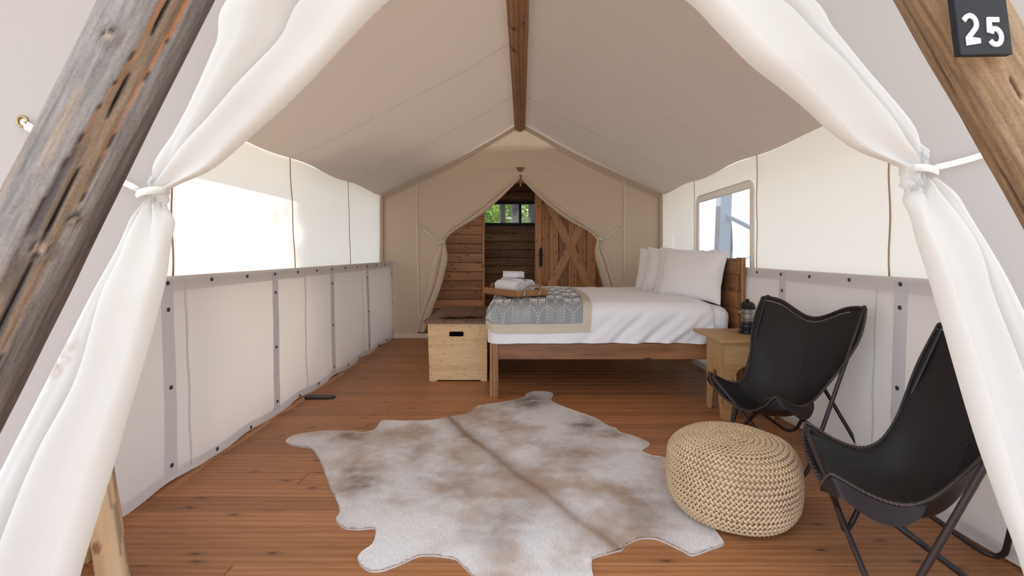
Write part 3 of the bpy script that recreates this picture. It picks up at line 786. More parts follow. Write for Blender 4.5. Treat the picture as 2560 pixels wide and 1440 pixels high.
# number sign nailed to the right log
sg_ = thing('number_sign', 'black board with white number 25 nailed to the brown log', 'sign', (0, 0, 0), local=True)
U8 = .768
o0 = at(2403, 137, U8); ex = (at(2533, 135, U8*1.03)-o0); ex_l = ex.length; ex.normalize()
ez = (at(2378, 0, U8)-o0); ez = (ez-ex*ez.dot(ex)); ez.normalize(); en = ez.cross(ex)*-1
if en.y > 0: en = -en
SW, SH, ST = ex_l, .155, .011
sg_.location = o0
sg_.matrix_world = Matrix(((ex.x, -en.x, ez.x, o0.x), (ex.y, -en.y, ez.y, o0.y), (ex.z, -en.z, ez.z, o0.z), (0, 0, 0, 1)))
OFF[sg_.name] = Vector((0, 0, 0))
obj('board', box(0, SW, 0, ST, 0, SH, .0012), M['sign'], sg_)
def stroke(pts, w, h0, h1):
    pts = [Vector((p[0], 0, p[1])) for p in pts]; n = len(pts); V, F = [], []
    for i, p in enumerate(pts):
        t = (pts[min(n-1, i+1)]-pts[max(0, i-1)]).normalized(); s = Vector((-t.z, 0, t.x))
        m_ = 1.0
        if 0 < i < n-1:
            a_, b_ = (p-pts[i-1]).normalized(), (pts[i+1]-p).normalized()
            m_ = 1/max(.5, sqrt(max(.01, (1+a_.dot(b_))/2)))
        for sgn in (-1, 1):
            for h in (h0, h1): V.append(p+s*(sgn*w/2*m_)+Vector((0, h, 0)))
    for i in range(n-1):
        a, b = i*4, i*4+4
        F += [(a, b, b+1, a+1), (a+2, a+3, b+3, b+2), (a+1, b+1, b+3, a+3), (a, a+2, b+2, b)]
    F += [(0, 1, 3, 2), (n*4-4, n*4-2, n*4-1, n*4-3)]
    return V, F
dh = .0465; dw = .0078
def digit(pts, x0, z0): return stroke([(x0+a*dh, z0+b*dh) for a, b in pts], dw, -.0024, -.0002)
two = [(-.02, .78)]+[(.27+.29*cos(a), .68+.29*sin(a)) for a in [radians for radians in [math.radians(q) for q in range(150, -41, -10)]]]
two = [(.02, .80)]+[(.29+.27*cos(math.radians(q)), .69+.27*sin(math.radians(q))) for q in range(140, -41, -10)]+[(.10, .16), (.06, .075), (.64, .075)]
five = [(.56, .93), (.11, .93), (.10, .50), (.16, .50)]+[(.31+.28*cos(math.radians(q)), .33+.28*sin(math.radians(q))) for q in range(120, -151, -10)]
zc = (at(2440, 92, U8)-o0).dot(ez)
obj('digit', digit(two, SW*.10, zc-.008), M['digit'], sg_)
obj('digit', digit(five, SW*.54, zc-.013), M['digit'], sg_)

# peeled support pole at the left, inside the entrance
def peeled(a, b, r0, r1, seg=40, n=160):
    a, b = Vector(a), Vector(b); ax = (b-a).normalized(); L = (b-a).length; u = Vector((0, -1, 0)); u = (u-ax*u.dot(ax)).normalized(); w = ax.cross(u)
    V, F, Cc = [], [], []
    for i in range(n+1):
        s = L*i/n; r = r0+(r1-r0)*i/n
        for k in range(seg):
            q = 2*pi*k/seg-pi; rr = r+.004*nz(cos(q), sin(q), s*2)+.0008*nz(q*5, s*9)
            c = Vector((.68, .48, .30)).lerp(Vector((.56, .36, .20)), .5+.6*nz(q*2, s*2.2, 3)).lerp(Vector((.66, .51, .33)), max(0, nz(q*1.2, s*3, 9))*1.4)
            dk = hypot(q*.045-.0, s-.19)
            if dk < .016: c = Vector((.36, .19, .10)).lerp(Vector((.26, .12, .06)), .5+.5*cos(dk*1200)); rr += .002
            if q > 1.1 and nz(s*5, q*3, 2) > .05: c = c.lerp(Vector((.16, .12, .10)), .6)
            V.append(a+ax*s+u*cos(q)*rr+w*sin(q)*rr); Cc.append(c)
    for i in range(n):
        for k in range(seg): F.append((i*seg+k, i*seg+(k+1) % seg, (i+1)*seg+(k+1) % seg, (i+1)*seg+k))
    F.append(tuple(range(seg-1, -1, -1))); F.append(tuple(n*seg+k for k in range(seg)))
    return (V, F), Cc
pb = Vector((-1.475, 1.74, 0)); pt_ = Vector((-1.79, 1.74, 2.15))
vf, cc = peeled(pb, pt_, .048, .040)
single('support_pole', vf, M['peeled'], 'pale peeled wooden pole standing behind the entrance flap', 'pole', pb, True, cc)
bk = onfloor(205, 1412)
single('wood_block', box(-1.80, -1.712, 1.89, 2.03, 0, .055, .006), M['pine'], 'orange wooden block on the floor beside the peeled pole', 'block', (-1.756, 1.96, 0))
single('guy_cord', tube(crom([(-1.66, 1.90, .09), (-1.60, 1.86, .06), (-1.52, 1.80, .03)], 6), .005, 8), M['rope'], 'thin tan cord stretched from the peeled pole to the floor', 'cord', (-1.60, 1.86, .01), True)
single('steel_wire', tube([(-1.60, 1.80, .006), (-1.55, 1.815, .006), (-1.49, 1.83, .006)], .004, 8), M['steel'], 'short steel wire lying by the foot of the peeled pole', 'wire', (-1.55, 1.815, 0), True)

# ------------------------------------------------------------------ bed
BX0, BX1, BY0, BY1 = -.262, 1.90, 4.085, 5.98
bed = thing('bed_frame', 'dark stained wooden bed frame under the white bedding', 'bed', ((BX0+BX1)/2, (BY0+BY1)/2, 0))
obj('side_rail', box(-.205, 1.83, BY0+.005, BY0+.045, .321, .458, .004), M['bed_x'], bed)
obj('side_rail', box(-.205, 1.83, BY1-.045, BY1-.005, .321, .458, .004), M['bed_x'], bed)
obj('foot_rail', box(-.245, -.205, BY0+.09, BY1-.09, .321, .458, .004), M['bed_y'], bed)
for Y, sgy in ((BY0, 1), (BY1, -1)):
    obj('leg', join(box(-.246, -.203, Y-.012 if sgy > 0 else Y-.04, Y+.04 if sgy > 0 else Y+.012, 0, .465, .003)), M['bed_z'], bed)
    obj('leg_brace', box(-.275, -.247, min(Y+sgy*.005, Y+sgy*.09), max(Y+sgy*.005, Y+sgy*.09), 0, .465, .003), M['bed_z'], bed)
for Y in (BY0+.0, BY1-.09):
    obj('headboard_post', box(1.862, 1.905, Y, Y+.09, 0, 1.188, .003), M['bed_z'], bed)
for k in range(5):
    z1 = 1.182-k*.142
    obj('headboard_plank', box(1.822, 1.860, BY0+.005, BY1-.005, z1-.140, z1, .004), M['bed_y'], bed)
for k in range(9):
    X = -.1+k*.22; obj('slat', box(X, X+.08, BY0+.045, BY1-.045, .425, .445), M['bed_y'], bed)

def cloth(p, q, r, top, off, x0, x1, y0, y1, dmax=9):
    """a point of cloth laid over a padded box: p, q measured along the cloth"""
    cx, cy = min(max(p, x0), x1), min(max(q, y0), y1); ox, oy = p-cx, q-cy
    d = hypot(ox, oy); z = top(cx, cy)+off
    if d < 1e-9: return Vector((cx, cy, z)), Vector((0, 0, 1)), 0
    d = min(d, dmax) if not (abs(ox) > 1e-9 and abs(oy) > 1e-9) else min(max(abs(ox), abs(oy)), dmax)
    dx, dy = ox/hypot(ox, oy), oy/hypot(ox, oy); R = r+off
    th = min(d/r, pi/2); hor = R*sin(th); drop = R*(1-cos(th))+max(0, d-r*pi/2)
    n = Vector((dx*sin(th), dy*sin(th), cos(th)))
    return Vector((cx+dx*hor, cy+dy*hor, z-drop)), n, drop
mt = thing('mattress', 'thick mattress in a white fitted sheet at the head end', 'mattress', (.8, 5.0, .46))
def mtop(x, y): return .772+.008*nz(x*2, y*2, 1)
def MP(i, j):
    q = 4.10-.0+(5.95-4.10)*0; 
    p = .2+(1.785+.33-.2)*i/40; qq = (4.20-.30)+(5.86-4.20+.60)*j/60
    P_, n_, dr_ = cloth(p, qq, .10, mtop, 0, .2, 1.70, 4.20, 5.86, .30)
    w = .006*sin(P_.x*40+P_.z*25)*min(1, dr_/.15)
    return P_+n_*w
obj('fitted_sheet', grid(MP, 41, 61), M['linen'], mt, True)
DR, DX_0, DX_1, DY_0, DY_1, DMAX = .13, -.175, 1.565, 4.185, 5.84, .415
def dtop(x, y):
    b = max(0, 1-((x-.75)/1.3)**4)*max(0, 1-((y-5.05)/1.0)**4)
    return .792+.034*b+.006*nz(x*3.1, y*2.7, 4)+.003*nz(x*9, y*7, 2)
def dpt(p, q, off=0, wr=1):
    P_, n_, dr_ = cloth(p, q, DR, dtop, off, DX_0, DX_1, DY_0, DY_1, DMAX)
    k = min(1, dr_/.25)
    s = P_.x-P_.z*1.15
    am = .003+.013*min(1, max(0, (P_.x-.45)/.5))
    w = am*(sin(s*21+2.2*nz(P_.x*2, P_.z*3, 3))+.55*sin(s*47+1.5*nz(P_.x*5, P_.z*4, 8)))*k*wr
    w += .012*nz(P_.x*3.5, P_.y*3.5, P_.z*4)*k*wr
    return P_+n_*w
dv = thing('duvet', 'puffy white striped duvet covering the bed', 'duvet', (.7, 5.0, .46))
NPX, NQ = 130, 130
obj('cover', grid(lambda i, j: dpt(DX_0-DMAX+(DX_1+.14-DX_0+DMAX)*i/NPX, DY_0-DMAX+(DY_1-DY_0+2*DMAX)*j/NQ), NPX+1, NQ+1), M['linen'], dv, True)
# throw across the foot end
TQ0, TQ1 = DY_0-.318, DY_1+.28
def tp1(q): return .585+.03*sin((q-4.0)*2.2)-.02*max(0, q-5.2)
TP0 = DX_0-.30
def tpt(a, b, off=.007):
    """a: 0 foot .. 1 towards the pillows, b: 0 near hem .. 1 far hem"""
    q = TQ0+(TQ1-TQ0)*b; p = TP0+(tp1(q)-TP0)*a
    if b < .2: q += .012*sin(a*pi)*(-1)*(1-b/.2)
    return dpt(p, q, off, .55)
th = thing('throw_blanket', 'grey throw with white running-stitch pattern and beige border across the foot end', 'blanket', (.15, 5.0, .55))
obj('grey_panel', grid(lambda i, j: tpt(i/60, j/120), 61, 121), M['throw'], th, True)
wa, wbd = .066, .034
obj('border_strip', grid(lambda i, j: tpt(i/60, wbd*j/4, .010), 61, 5), M['throw_border'], th, True)
obj('border_strip', grid(lambda i, j: tpt(i/60, 1-wbd*j/4, .010), 61, 5), M['throw_border'], th, True)
obj('border_strip', grid(lambda i, j: tpt(1-wa*i/4, j/120, .0105), 5, 121), M['throw_border'], th, True)
obj('border_strip', grid(lambda i, j: tpt(wa*i/4, j/120, .0105), 5, 121), M['throw_border'], th, True)
# running stitches: chevrons, stems and hatching, one dash at a time
LA, LB = (.60-TP0), (TQ1-TQ0)
dashes = []
def dash_line(x0, y0, x1, y1, step=.022, fill=.6):
    L = hypot(x1-x0, y1-y0); n = max(1, int(L/step))
    for k in range(n):
        t0, t1 = k/n, (k+fill)/n
        A, B = (x0+(x1-x0)*t0, y0+(y1-y0)*t0), (x0+(x1-x0)*t1, y0+(y1-y0)*t1)
        if all(wa*LA*1.02 < P_[0] < LA*(1-wa)*.99 and wbd*LB*1.1 < P_[1] < LB*(1-wbd) for P_ in (A, B)): dashes.append((A, B))
PX, RY = .30, .20
for r in range(-1, 13):
    y0 = .06+r*RY
    for c in range(-1, 5):
        x0 = c*PX+(PX/2 if r % 2 else 0)+.02
        # Y shape: two arms and a double stem
        for o in (-.008, .008):
            dash_line(x0+o, y0, x0+o, y0+.10)
        dash_line(x0-.008, y0+.10, x0-PX*.26, y0+.18); dash_line(x0+.008, y0+.10, x0+PX*.26, y0+.18)
        dash_line(x0-PX*.26, y0+.0, x0-PX*.26, y0+.18); dash_line(x0+PX*.26, y0+.0, x0+PX*.26, y0+.18)
        # hatched lozenge between the Y shapes
        xm = x0+PX/2
        for k in range(6):
            yy = y0-.02+k*.026
            dash_line(xm-PX*.21, yy+.05, xm-.006, yy, .016, .55); dash_line(xm+.006, yy, xm+PX*.21, yy+.05, .016, .55)
dv_ = []
for A, B in dashes:
    pa, pb_ = [tpt(P_[0]/LA, P_[1]/LB, .0105) for P_ in (A, B)]
    dv_.append(tube([pa, pb_], .0027, 5))
obj('running_stitches', join(*dv_), M['stitch'], th, kind='stuff')

# ------------------------------------------------------------------ pillows
def pillow(L, Hh, T, seed):
    n, m = 36, 26
    def P(i, j, sgn):
        a, b = -1+2*i/n, -1+2*j/m
        fl = .045
        t = max(0, (1-abs(a)**2.6)*(1-abs(b)**2.6))**.62
        x = a*L/2*(1-.07*(1-b*b)*(abs(a)**3)); z = Hh/2+b*Hh/2*(1-.085*(1-a*a)*(abs(b)**3))
        y = sgn*T/2*t*(1-.14*b)+.012*nz(a*2.4+seed, b*2.4, seed)+.006*nz(a*6+b*4, b*7-a*3, seed)*t+.010*sin((a*1.6+b)*9+seed)*max(0, a-.35)*max(0, .6-abs(b))
        e = max(abs(a), abs(b))
        z += .010*nz(a*4, seed*3, b*4)*(e**6)
        return Vector((x, y, z))
    A = grid(lambda i, j: P(i, j, -1), n+1, m+1); B = grid(lambda i, j: P(i, j, 1), n+1, m+1)
    return join(A, (B[0], [tuple(reversed(q)) for q in B[1]]))
pl = [((1.375, 4.82), (1.735, 4.225), .47, .02, 'white pillow nearest the lantern, propped in front of another pillow'),
      ((1.395, 5.06), (1.745, 4.50), .475, .03, 'white pillow tucked behind the nearest big pillow'),
      ((1.345, 5.36), (1.735, 4.80), .47, .0, 'white pillow in the middle of the row, edge showing'),
      ((1.325, 5.60), (1.745, 5.07), .46, .03, 'white pillow farthest from the lantern at the end of the row')]
for k, (a, b, hh, ln, lab) in enumerate(pl):
    a, b = Vector((*a, 0)), Vector((*b, 0)); L = (b-a).length; mid = (a+b)/2
    ang = atan2(b.y-a.y, b.x-a.x)
    o = single('pillow', pillow(L*1.05, hh*1.03, .19, k*2.7+1), M['pillow'], lab, 'pillow', None, True, None, 'pillows against the headboard')
    o.location = (mid.x, mid.y, .790 if k < 2 else .800); o.rotation_euler = (math.radians(-9), math.radians(3), ang)

# ------------------------------------------------------------------ tray with rolled towels
TA = math.radians(35)
tc_ = Vector((-.065, 4.55, .833))
tr = thing('serving_tray', 'acacia wood tray with rope handles on the throw', 'tray', tc_, TA, local=True)
tw, tl, thh = .185, .27, .062       # half width along local x, half length along local y
obj('tray_base', box(-tw, tw, -tl, tl, 0, .012, .002), M['acacia'], tr)
obj('tray_side', box(-tw, -tw+.014, -tl, tl, .0, thh, .002), M['acacia'], tr)
obj('tray_side', box(tw-.014, tw, -tl, tl, .0, thh, .002), M['acacia'], tr)
for s in (-1, 1):
    y0, y1 = (-tl, -tl+.014) if s < 0 else (tl-.014, tl)
    obj('tray_end', box(-tw+.014, tw-.014, y0, y1, 0, thh, .002), M['acacia'], tr)
    yy = s*(tl+.010)
    hp = crom([(-.085, yy, .035), (-.088, yy+s*.004, .07), (-.06, yy+s*.012, .092), (0, yy+s*.016, .102), (.06, yy+s*.012, .098), (.088, yy+s*.004, .075), (.085, yy, .035)], 8)
    rr = [.0095+.0016*sin(k*1.35) for k in range(len(hp))]
    obj('rope_handle', tube(hp, rr, 10), M['rope'], tr, True)
    for sx in (-.085, .085):
        b_ = obj('bracket', box(sx-.014, sx+.014, min(s*tl, s*(tl+.020)), max(s*tl, s*(tl+.020)), .012, .05, .003), M['steel'], tr)
        obj('screw', xf(lathe([(.004, 0), (.004, .002), (.002, .003)], 10), Matrix.Translation((sx, s*(tl+.020), .03)) @ Matrix.Rotation(s*-pi/2, 4, 'X')), M['black'], b_)
def towel_roll(R, L, turns=3.2):
    """rolled towel lying along local y"""
    th_ = R/turns*.86; n = int(turns*34)
    out, inn_ = [], []
    for k in range(n+1):
        a = 2*pi*turns*k/n; r = .008+(R-.008)*k/n
        w = 1+.012*sin(a*5+1)
        out.append((r*w*cos(a), r*w*sin(a))); ri = max(.003, r-th_*.78); inn_.append((ri*cos(a), ri*sin(a)))
    V, F = [], []
    ys = [-L/2, -L/2+.006, -L/4, 0, L/4, L/2-.006, L/2]
    for j, y_ in enumerate(ys):
        sh = .94 if j in (0, len(ys)-1) else 1
        for k in range(n+1):
            V.append(Vector((out[k][0]*sh, y_+.004*sin(k*.15), out[k][1]*sh+R)))
        for k in range(n+1): V.append(Vector((inn_[k][0], y_+.004*sin(k*.15), inn_[k][1]+R)))
    N_ = 2*(n+1)
    for j in range(len(ys)-1):
        for k in range(n):
            a = j*N_+k; F.append((a, a+1, a+1+N_, a+N_)); b = a+n+1; F.append((b, b+N_, b+1+N_, b+1))
        a = j*N_+n; F.append((a, a+n+1, a+n+1+N_, a+N_))
    for j in (0, len(ys)-1):
        for k in range(n):
            a = j*N_+k; q = (a, a+n+1, a+n+2, a+1); F.append(q if j == 0 else tuple(reversed(q)))
    return V, F
def loc2w(x_, y_, z_): return tc_+Matrix.Rotation(TA, 3, 'Z') @ Vector((x_, y_, z_))
R_t = .074
for x_, y_, lab in ((-.072, -.01, 'rolled white towel at the chest side of the wooden tray'), (.082, .03, 'rolled white towel at the pillow side of the wooden tray')):
    o = single('towel', towel_roll(R_t if x_ < 0 else .068, .33), M['terry'], lab, 'towel', None, True, None, 'towels on the tray')
    o.location = loc2w(x_, y_, .0125); o.rotation_euler = (0, 0, TA+(.04 if x_ < 0 else -.03))
# folded towel on top: layers with a rounded fold
def folded(L, Wd, Hh, lay=3):
    parts = []
    for k in range(lay):
        z0 = Hh*k/lay; parts.append(box(-L/2, L/2, -Wd/2+.002*k, Wd/2-.002*k, z0+.0008, z0+Hh/lay-.0008, .0075, 3))
    parts.append(tube([Vector((-L/2+.004, -Wd/2+.004, Hh/2)), Vector((L/2-.004, -Wd/2+.004, Hh/2))], Hh/2*.98, 14))
    return join(*parts)
o = single('towel', folded(.20, .14, .058), M['terry'], 'folded white towel lying on top of the rolled towels', 'towel', None, True, None, 'towels on the tray')
o.location = loc2w(.0, .03, .0125+R_t*2+.001); o.rotation_euler = (math.radians(2), math.radians(1), math.radians(4))

# ------------------------------------------------------------------ chest at the foot of the bed
CX0, CX1, CY0, CY1, CZ = -.905, -.335, 4.60, 5.82, .556
ch = thing('storage_chest', 'bamboo storage chest with brown plank lid at the foot of the bed', 'chest', ((CX0+CX1)/2, (CY0+CY1)/2, 0))
n = .02
outl = [(CX0+.02, 0), (CX0+.085, 0), (CX0+.095, .012), (CX1-.065, .012), (CX1-.055, 0), (CX1, 0), (CX1, CZ), (CX0, CZ)]
hc = (at(1141, 835, CY0).x, at(1141, 835, CY0).z)
hole = []
for sx, sz, a0 in ((1, 1, 0), (-1, 1, pi/2), (-1, -1, pi), (1, -1, 3*pi/2)):
    for k in range(4):
        a = a0+pi/2*k/3; hole.append((hc[0]+sx*.060+.009*cos(a), hc[1]+sz*.014+.009*sin(a)))
obj('front_panel', prism(outl, hole, .018, lambda x, y, d: (x, CY0+d, y)), M['chest'], ch)
obj('side_panel', box(CX0+.012, CX0+.03, CY0+.018, CY1, 0, CZ), M['chest'], ch)
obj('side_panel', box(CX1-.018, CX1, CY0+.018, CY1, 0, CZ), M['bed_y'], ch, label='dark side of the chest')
obj('back_panel', box(CX0+.03, CX1-.018, CY1-.018, CY1, 0, CZ), M['chest'], ch)
obj('shade_sheet', box(CX0+.04, CX1-.03, CY0+.055, CY0+.06, .02, CZ-.01), M['device'], ch, label='black sheet standing for the shade inside the hand hole')  # thin black sheet added for the darkness behind the hand hole
lw = (CX1+.005-(CX0-.035))/3
for k in range(3):
    a = CX0-.035+k*lw
    obj('lid_plank', box(a+.0012, a+lw-.0012, CY0-.04, CY1+.02, CZ, CZ+.028, .003), M['chest_lid'], ch)
screw_me = mesh('screw', *lathe([(.0055, 0), (.0055, .0015), (.003, .003)], 10), M['steel'])
for fx in (CX0+.022, CX1-.016):
    for z in ((.51, .33, .235, .065)):
        if fx > -.5 and z > .5: continue
        inst('screw', screw_me, ch, (fx+(.0 if fx > -.5 else (.55-z)*.035), CY0-.0002, z), (pi/2, 0, 0))
# leather folder on the lid
def folder():
    c = Vector((-.60, 4.80, CZ+.030)); V, F = [], []
    def P(i, j):
        a, b = i/20-.5, j/6-.5
        z = .012+.016*abs(a*2)**2*(.4+b)+.004*sin(a*14+b*3)
        return Vector((c.x+a*.40+.02*b, c.y+b*.17*(1-.2*abs(a))+.02*sin(a*5), c.z+z*.9))
    A = grid(P, 21, 7); B = grid(lambda i, j: P(i, j)+Vector((0, 0, -.004)), 21, 7)
    return join(A, (B[0], [tuple(reversed(q)) for q in B[1]]))
single('leather_folder', folder(), M['brown_leather'], 'brown leather folder lying on the chest lid', 'folder', (-.60, 4.80, CZ+.029), True)

# ------------------------------------------------------------------ nightstand
ns = thing('nightstand', 'light plywood nightstand with arched legs beside the bed', 'nightstand', (1.68, 3.7, 0))
NT0 = .575
obj('top', box(1.432, 1.885, 3.47, 4.02, NT0, NT0+.022, .003), M['pine'], ns)
X0n, X1n, Y0n, Y1n = 1.485, 1.85, 3.52, 3.86
def arch_panel(a0, a1, top, legw, archh, spread=.0):
    pts = [(a0-spread, 0), (a0+legw*.55-spread, 0), (a0+legw, archh*.55)]
    cx, w = (a0+a1)/2, (a1-a0)/2-legw
    for k in range(9):
        a = pi-pi*k/8; pts.append((cx+w*cos(a), archh*.75+archh*.25*sin(a)))
    pts += [(a1-legw, archh*.55), (a1-legw*.55+spread, 0), (a1+spread, 0), (a1, top), (a0, top)]
    return pts
obj('side_panel', prism(arch_panel(Y0n+.016, Y1n, NT0, .105, .34), None, .016, lambda x, y, d: (X0n+d, x, y)), M['pine_z'], ns)
obj('side_panel', prism(arch_panel(Y0n+.016, Y1n, NT0, .105, .34), None, .016, lambda x, y, d: (X1n-d, x, y)), M['pine_z'], ns)
obj('front_panel', prism(arch_panel(X0n, X1n, NT0, .075, .40), None, .016, lambda x, y, d: (x, Y0n+d, y)), M['pine'], ns)
obj('back_panel', prism(arch_panel(X0n+.016, X1n-.016, NT0, .075, .40), None, .016, lambda x, y, d: (x, Y1n-d, y)), M['pine'], ns)

# ------------------------------------------------------------------ lantern
lc = Vector((1.775, 3.78, NT0+.022))
ln = thing('camping_lantern', 'black camping lantern with wire-guarded globe on the nightstand', 'lantern', lc, .25, local=True)
obj('base', lathe([(.062, 0), (.066, .004), (.066, .026), (.058, .032), (.060, .036), (.063, .055), (.056, .074), (.046, .082), (.044, .092)], 12), M['blackmetal'], ln)
obj('globe', lathe([(.044, .094), (.046, .10), (.046, .185), (.044, .19)], 24), M['globe'], ln, True)
obj('mantle', lathe([(.004, .092), (.012, .10), (.016, .13), (.012, .16), (.003, .175)], 12), M['digit'], ln, True)
for k in range(6):
    a = 2*pi*k/6+.3
    obj('guard_wire', tube(crom([(.052*cos(a), .052*sin(a), .09), (.054*cos(a), .054*sin(a), .14), (.052*cos(a), .052*sin(a), .18), (.036*cos(a), .036*sin(a), .195)], 4), .0016, 6), M['blackmetal'], ln, True)
for z in (.118, .160): obj('guard_ring', tube([(.0545*cos(2*pi*k/28), .0545*sin(2*pi*k/28), z) for k in range(28)], .0018, 6, True), M['blackmetal'], ln, True)
obj('hood', lathe([(.048, .19), (.060, .192), (.062, .205), (.056, .214), (.058, .222), (.050, .235), (.034, .248), (.012, .252)], 12), M['blackmetal'], ln)
obj('hood_knob', lathe([(.010, .250), (.016, .256), (.014, .266), (.006, .27)], 14), M['blackmetal'], ln, True)
obj('bail_ear', box(-.078, -.055, -.010, .010, .162, .176, .003), M['steel'], ln)
obj('valve', xf(lathe([(.014, 0), (.014, .016), (.008, .02)], 14), Matrix.Translation((-.058, -.02, .03)) @ Matrix.Rotation(-pi/2, 4, 'Y')), M['blackmetal'], ln)

# ------------------------------------------------------------------ butterfly chairs
CG = [  # rows front -> back; (forward, lateral, height) for centre, half way, edge
    [(.245, 0, .325), (.290, .180, .395), (.335, .305, .540)],
    [(.14, 0, .300), (.145, .140, .335), (.175, .250, .425)],
    [(.00, 0, .290), (.020, .130, .325), (.055, .232, .405)],
    [(-.10, 0, .36), (-.075, .15, .405), (-.040, .262, .505)],
    [(-.18, 0, .58), (-.165, .195, .645), (-.145, .365, .765)],
    [(-.228, 0, .79), (-.230, .235, .90), (-.225, .400, 1.015)]]
def sling_pt(u, v):
    rows = []
    for r in CG:
        c, h, e = r; pts = [(e[0], -e[1], e[2]), (h[0], -h[1], h[2]), c, h, e]
        rows.append([Vector(p) for p in pts])
    def cr(P, t):
        n_ = len(P)-1; x_ = t*n_; i_ = min(max(int(x_), 0), n_-1); f_ = x_-i_
        a = P[i_-1] if i_ > 0 else 2*P[0]-P[1]; b = P[i_]; c_ = P[i_+1]; d = P[i_+2] if i_+2 <= n_ else 2*P[n_]-P[n_-1]
        return .5*((2*b)+(c_-a)*f_+(2*a-5*b+4*c_-d)*f_*f_+(3*b-a-3*c_+d)*f_**3)
    return cr([cr(r, (u+1)/2) for r in rows], (v+1)/2)
KR = .64
def sl(a, b): return sling_pt(a*sqrt(1-KR*b*b/2)*1.095, b*sqrt(1-KR*a*a/2)*1.095)
def sl_n(a, b, e=.01):
    du = sl(min(1, a+e), b)-sl(max(-1, a-e), b); dv2 = sl(a, min(1, b+e))-sl(a, max(-1, b-e))
    n_ = du.cross(dv2); n_ = n_.normalized() if n_.length > 1e-9 else Vector((0, 0, 1))
    return n_ if n_.z > 0 or n_.x > .3 else -n_
def to_l(p): return Vector((p.x, p.y, p.z))
def rounded_path(pts, rad, n=7):
    """closed polyline with each corner rounded"""
    out = []; N_ = len(pts)
    for i in range(N_):
        p, a, b = pts[i][0], pts[i-1][0], pts[(i+1) % N_][0]; r = pts[i][1]
        da, db = (a-p).normalized(), (b-p).normalized()
        s, e = p+da*r, p+db*r
        for k in range(n+1):
            t = k/n; out.append(s*(1-t)**2+p*2*t*(1-t)+e*t*t)
    return out
def make_chair(name, label, loc, ang):
    t = thing(name, label, 'chair', (*loc, 0), ang, 'butterfly chairs', local=True)
    N1, N2 = 44, 60
    th_ = .0045
    A = grid(lambda i, j: sl(-1+2*i/N1, -1+2*j/N2), N1+1, N2+1)
    Bv = [sl(-1+2*i/N1, -1+2*j/N2)-sl_n(-1+2*i/N1, -1+2*j/N2)*th_ for i in range(N1+1) for j in range(N2+1)]
    sg2 = obj('leather_sling', join(A, (Bv, [tuple(reversed(q)) for q in A[1]])), M['leather'], t, True)
    # rim path, clockwise
    rim = [(-1+2*i/70, -1) for i in range(70)]+[(1, -1+2*j/110) for j in range(110)]+[(1-2*i/70, 1) for i in range(70)]+[(-1, 1-2*j/110) for j in range(110)]
    rp_ = [sl(a, b) for a, b in rim]
    obj('rim_binding', tube(rp_, .0058, 8, True), M['lace_dark'], sg2, True)
    # lacing: slanted stitches over the rim
    nn = len(rp_); st, sd2 = [], []
    cum = 0
    for k in range(nn):
        a, b = rim[k]; p = rp_[k]; q = rp_[(k+1) % nn]; L = (q-p).length; cum += L
        if cum < .0125: continue
        cum = 0
        inw = sl(a*.965, b*.965)-p; inw = inw.normalized(); n_ = sl_n(a*.97, b*.97); tg = (q-p).normalized()
        path = [p-inw*.004-n_*.006+tg*.002, p-inw*.0065+n_*.002, p+inw*.004+n_*.0065-tg*.003, p+inw*.017+n_*.0026-tg*.007]
        (st if b < -.2 else sd2).append(tube(path, .0019, 5))
    obj('lacing', join(*st), M['lace'], sg2, True, kind='stuff', label='copper-brown lacing round the front edge')
    obj('lacing', join(*sd2), M['lace_dark'], sg2, True, kind='stuff')
    # centre and cross seams
    sm = []
    for k in range(26):
        b = -.9+1.8*k/26; sm.append(tube([sl(0, b)+sl_n(0, b)*.002, sl(0, b+.036)+sl_n(0, b+.036)*.002], .0017, 5))
    for k in range(30):
        a = -.9+1.8*k/30; sm.append(tube([sl(a, -.16)+sl_n(a, -.16)*.002, sl(a+.03, -.16)+sl_n(a+.03, -.16)*.002], .0012, 5))
    obj('seam_stitches', join(*sm), M['lace_dark'], sg2, True, kind='stuff')
    # holes left in the band along the back edge, showing as pale dots
    ds = []
    for k in range(64):
        b, a = (.955, -.97+k*.025)
        p = sl(a*.985, b); n_ = sl_n(a*.98, b); ds.append(xf(lathe([(.0026, 0), (.002, .0018)], 6), Matrix.Translation(p+n_*.0005) @ n_.to_track_quat('Z', 'Y').to_matrix().to_4x4()))
    obj('stud_row', join(*ds), M['stud'], sg2, kind='stuff')
    # pockets that take the frame at the four tips
    for sa in (-1, 1):
        for sb in (-1, 1):
            if sb < 0:
                def Q(i, j):      # flap hanging below the front tip, from the front rim round to the side rim
                    w1, w2 = i/24, j/6
                    a, b = (sa*(.55+.45*w1/.3), -1) if w1 < .3 else (sa, -1+.85*(w1-.3)/.7)
                    p = sl(a, b); dp = .062*sin(pi*min(1, max(0, w1)))**.8
                    return p+Vector((-.02*w2, sa*((.012+.040*w2)*sin(pi*w1)**.6), -.004-dp*w2))
                obj('corner_pocket', grid(Q, 25, 7), M['leather_under'], sg2, True); continue
            def Q(i, j):
                w1, w2 = i/10, j/10
                a = sa*(1-.45*w1); b = 1-.24*w2
                p = sl(a, b); n_ = sl_n(a, b)
                return p-n_*(.005+.026*sin(pi*min(1, w1*.8))*sin(pi/2*min(1, w2*1.4)))
            obj('corner_pocket', grid(Q, 11, 11), M['leather_under'], sg2, True)
    # frame: two closed loops of bent rod
    ft = lambda s: Vector((.300, s*.245, .480)); bt = lambda s: Vector((-.232, s*.345, .965))
    ff = lambda s: Vector((.135, s*.285, .011)); bf = lambda s: Vector((-.375, s*.272, .011))
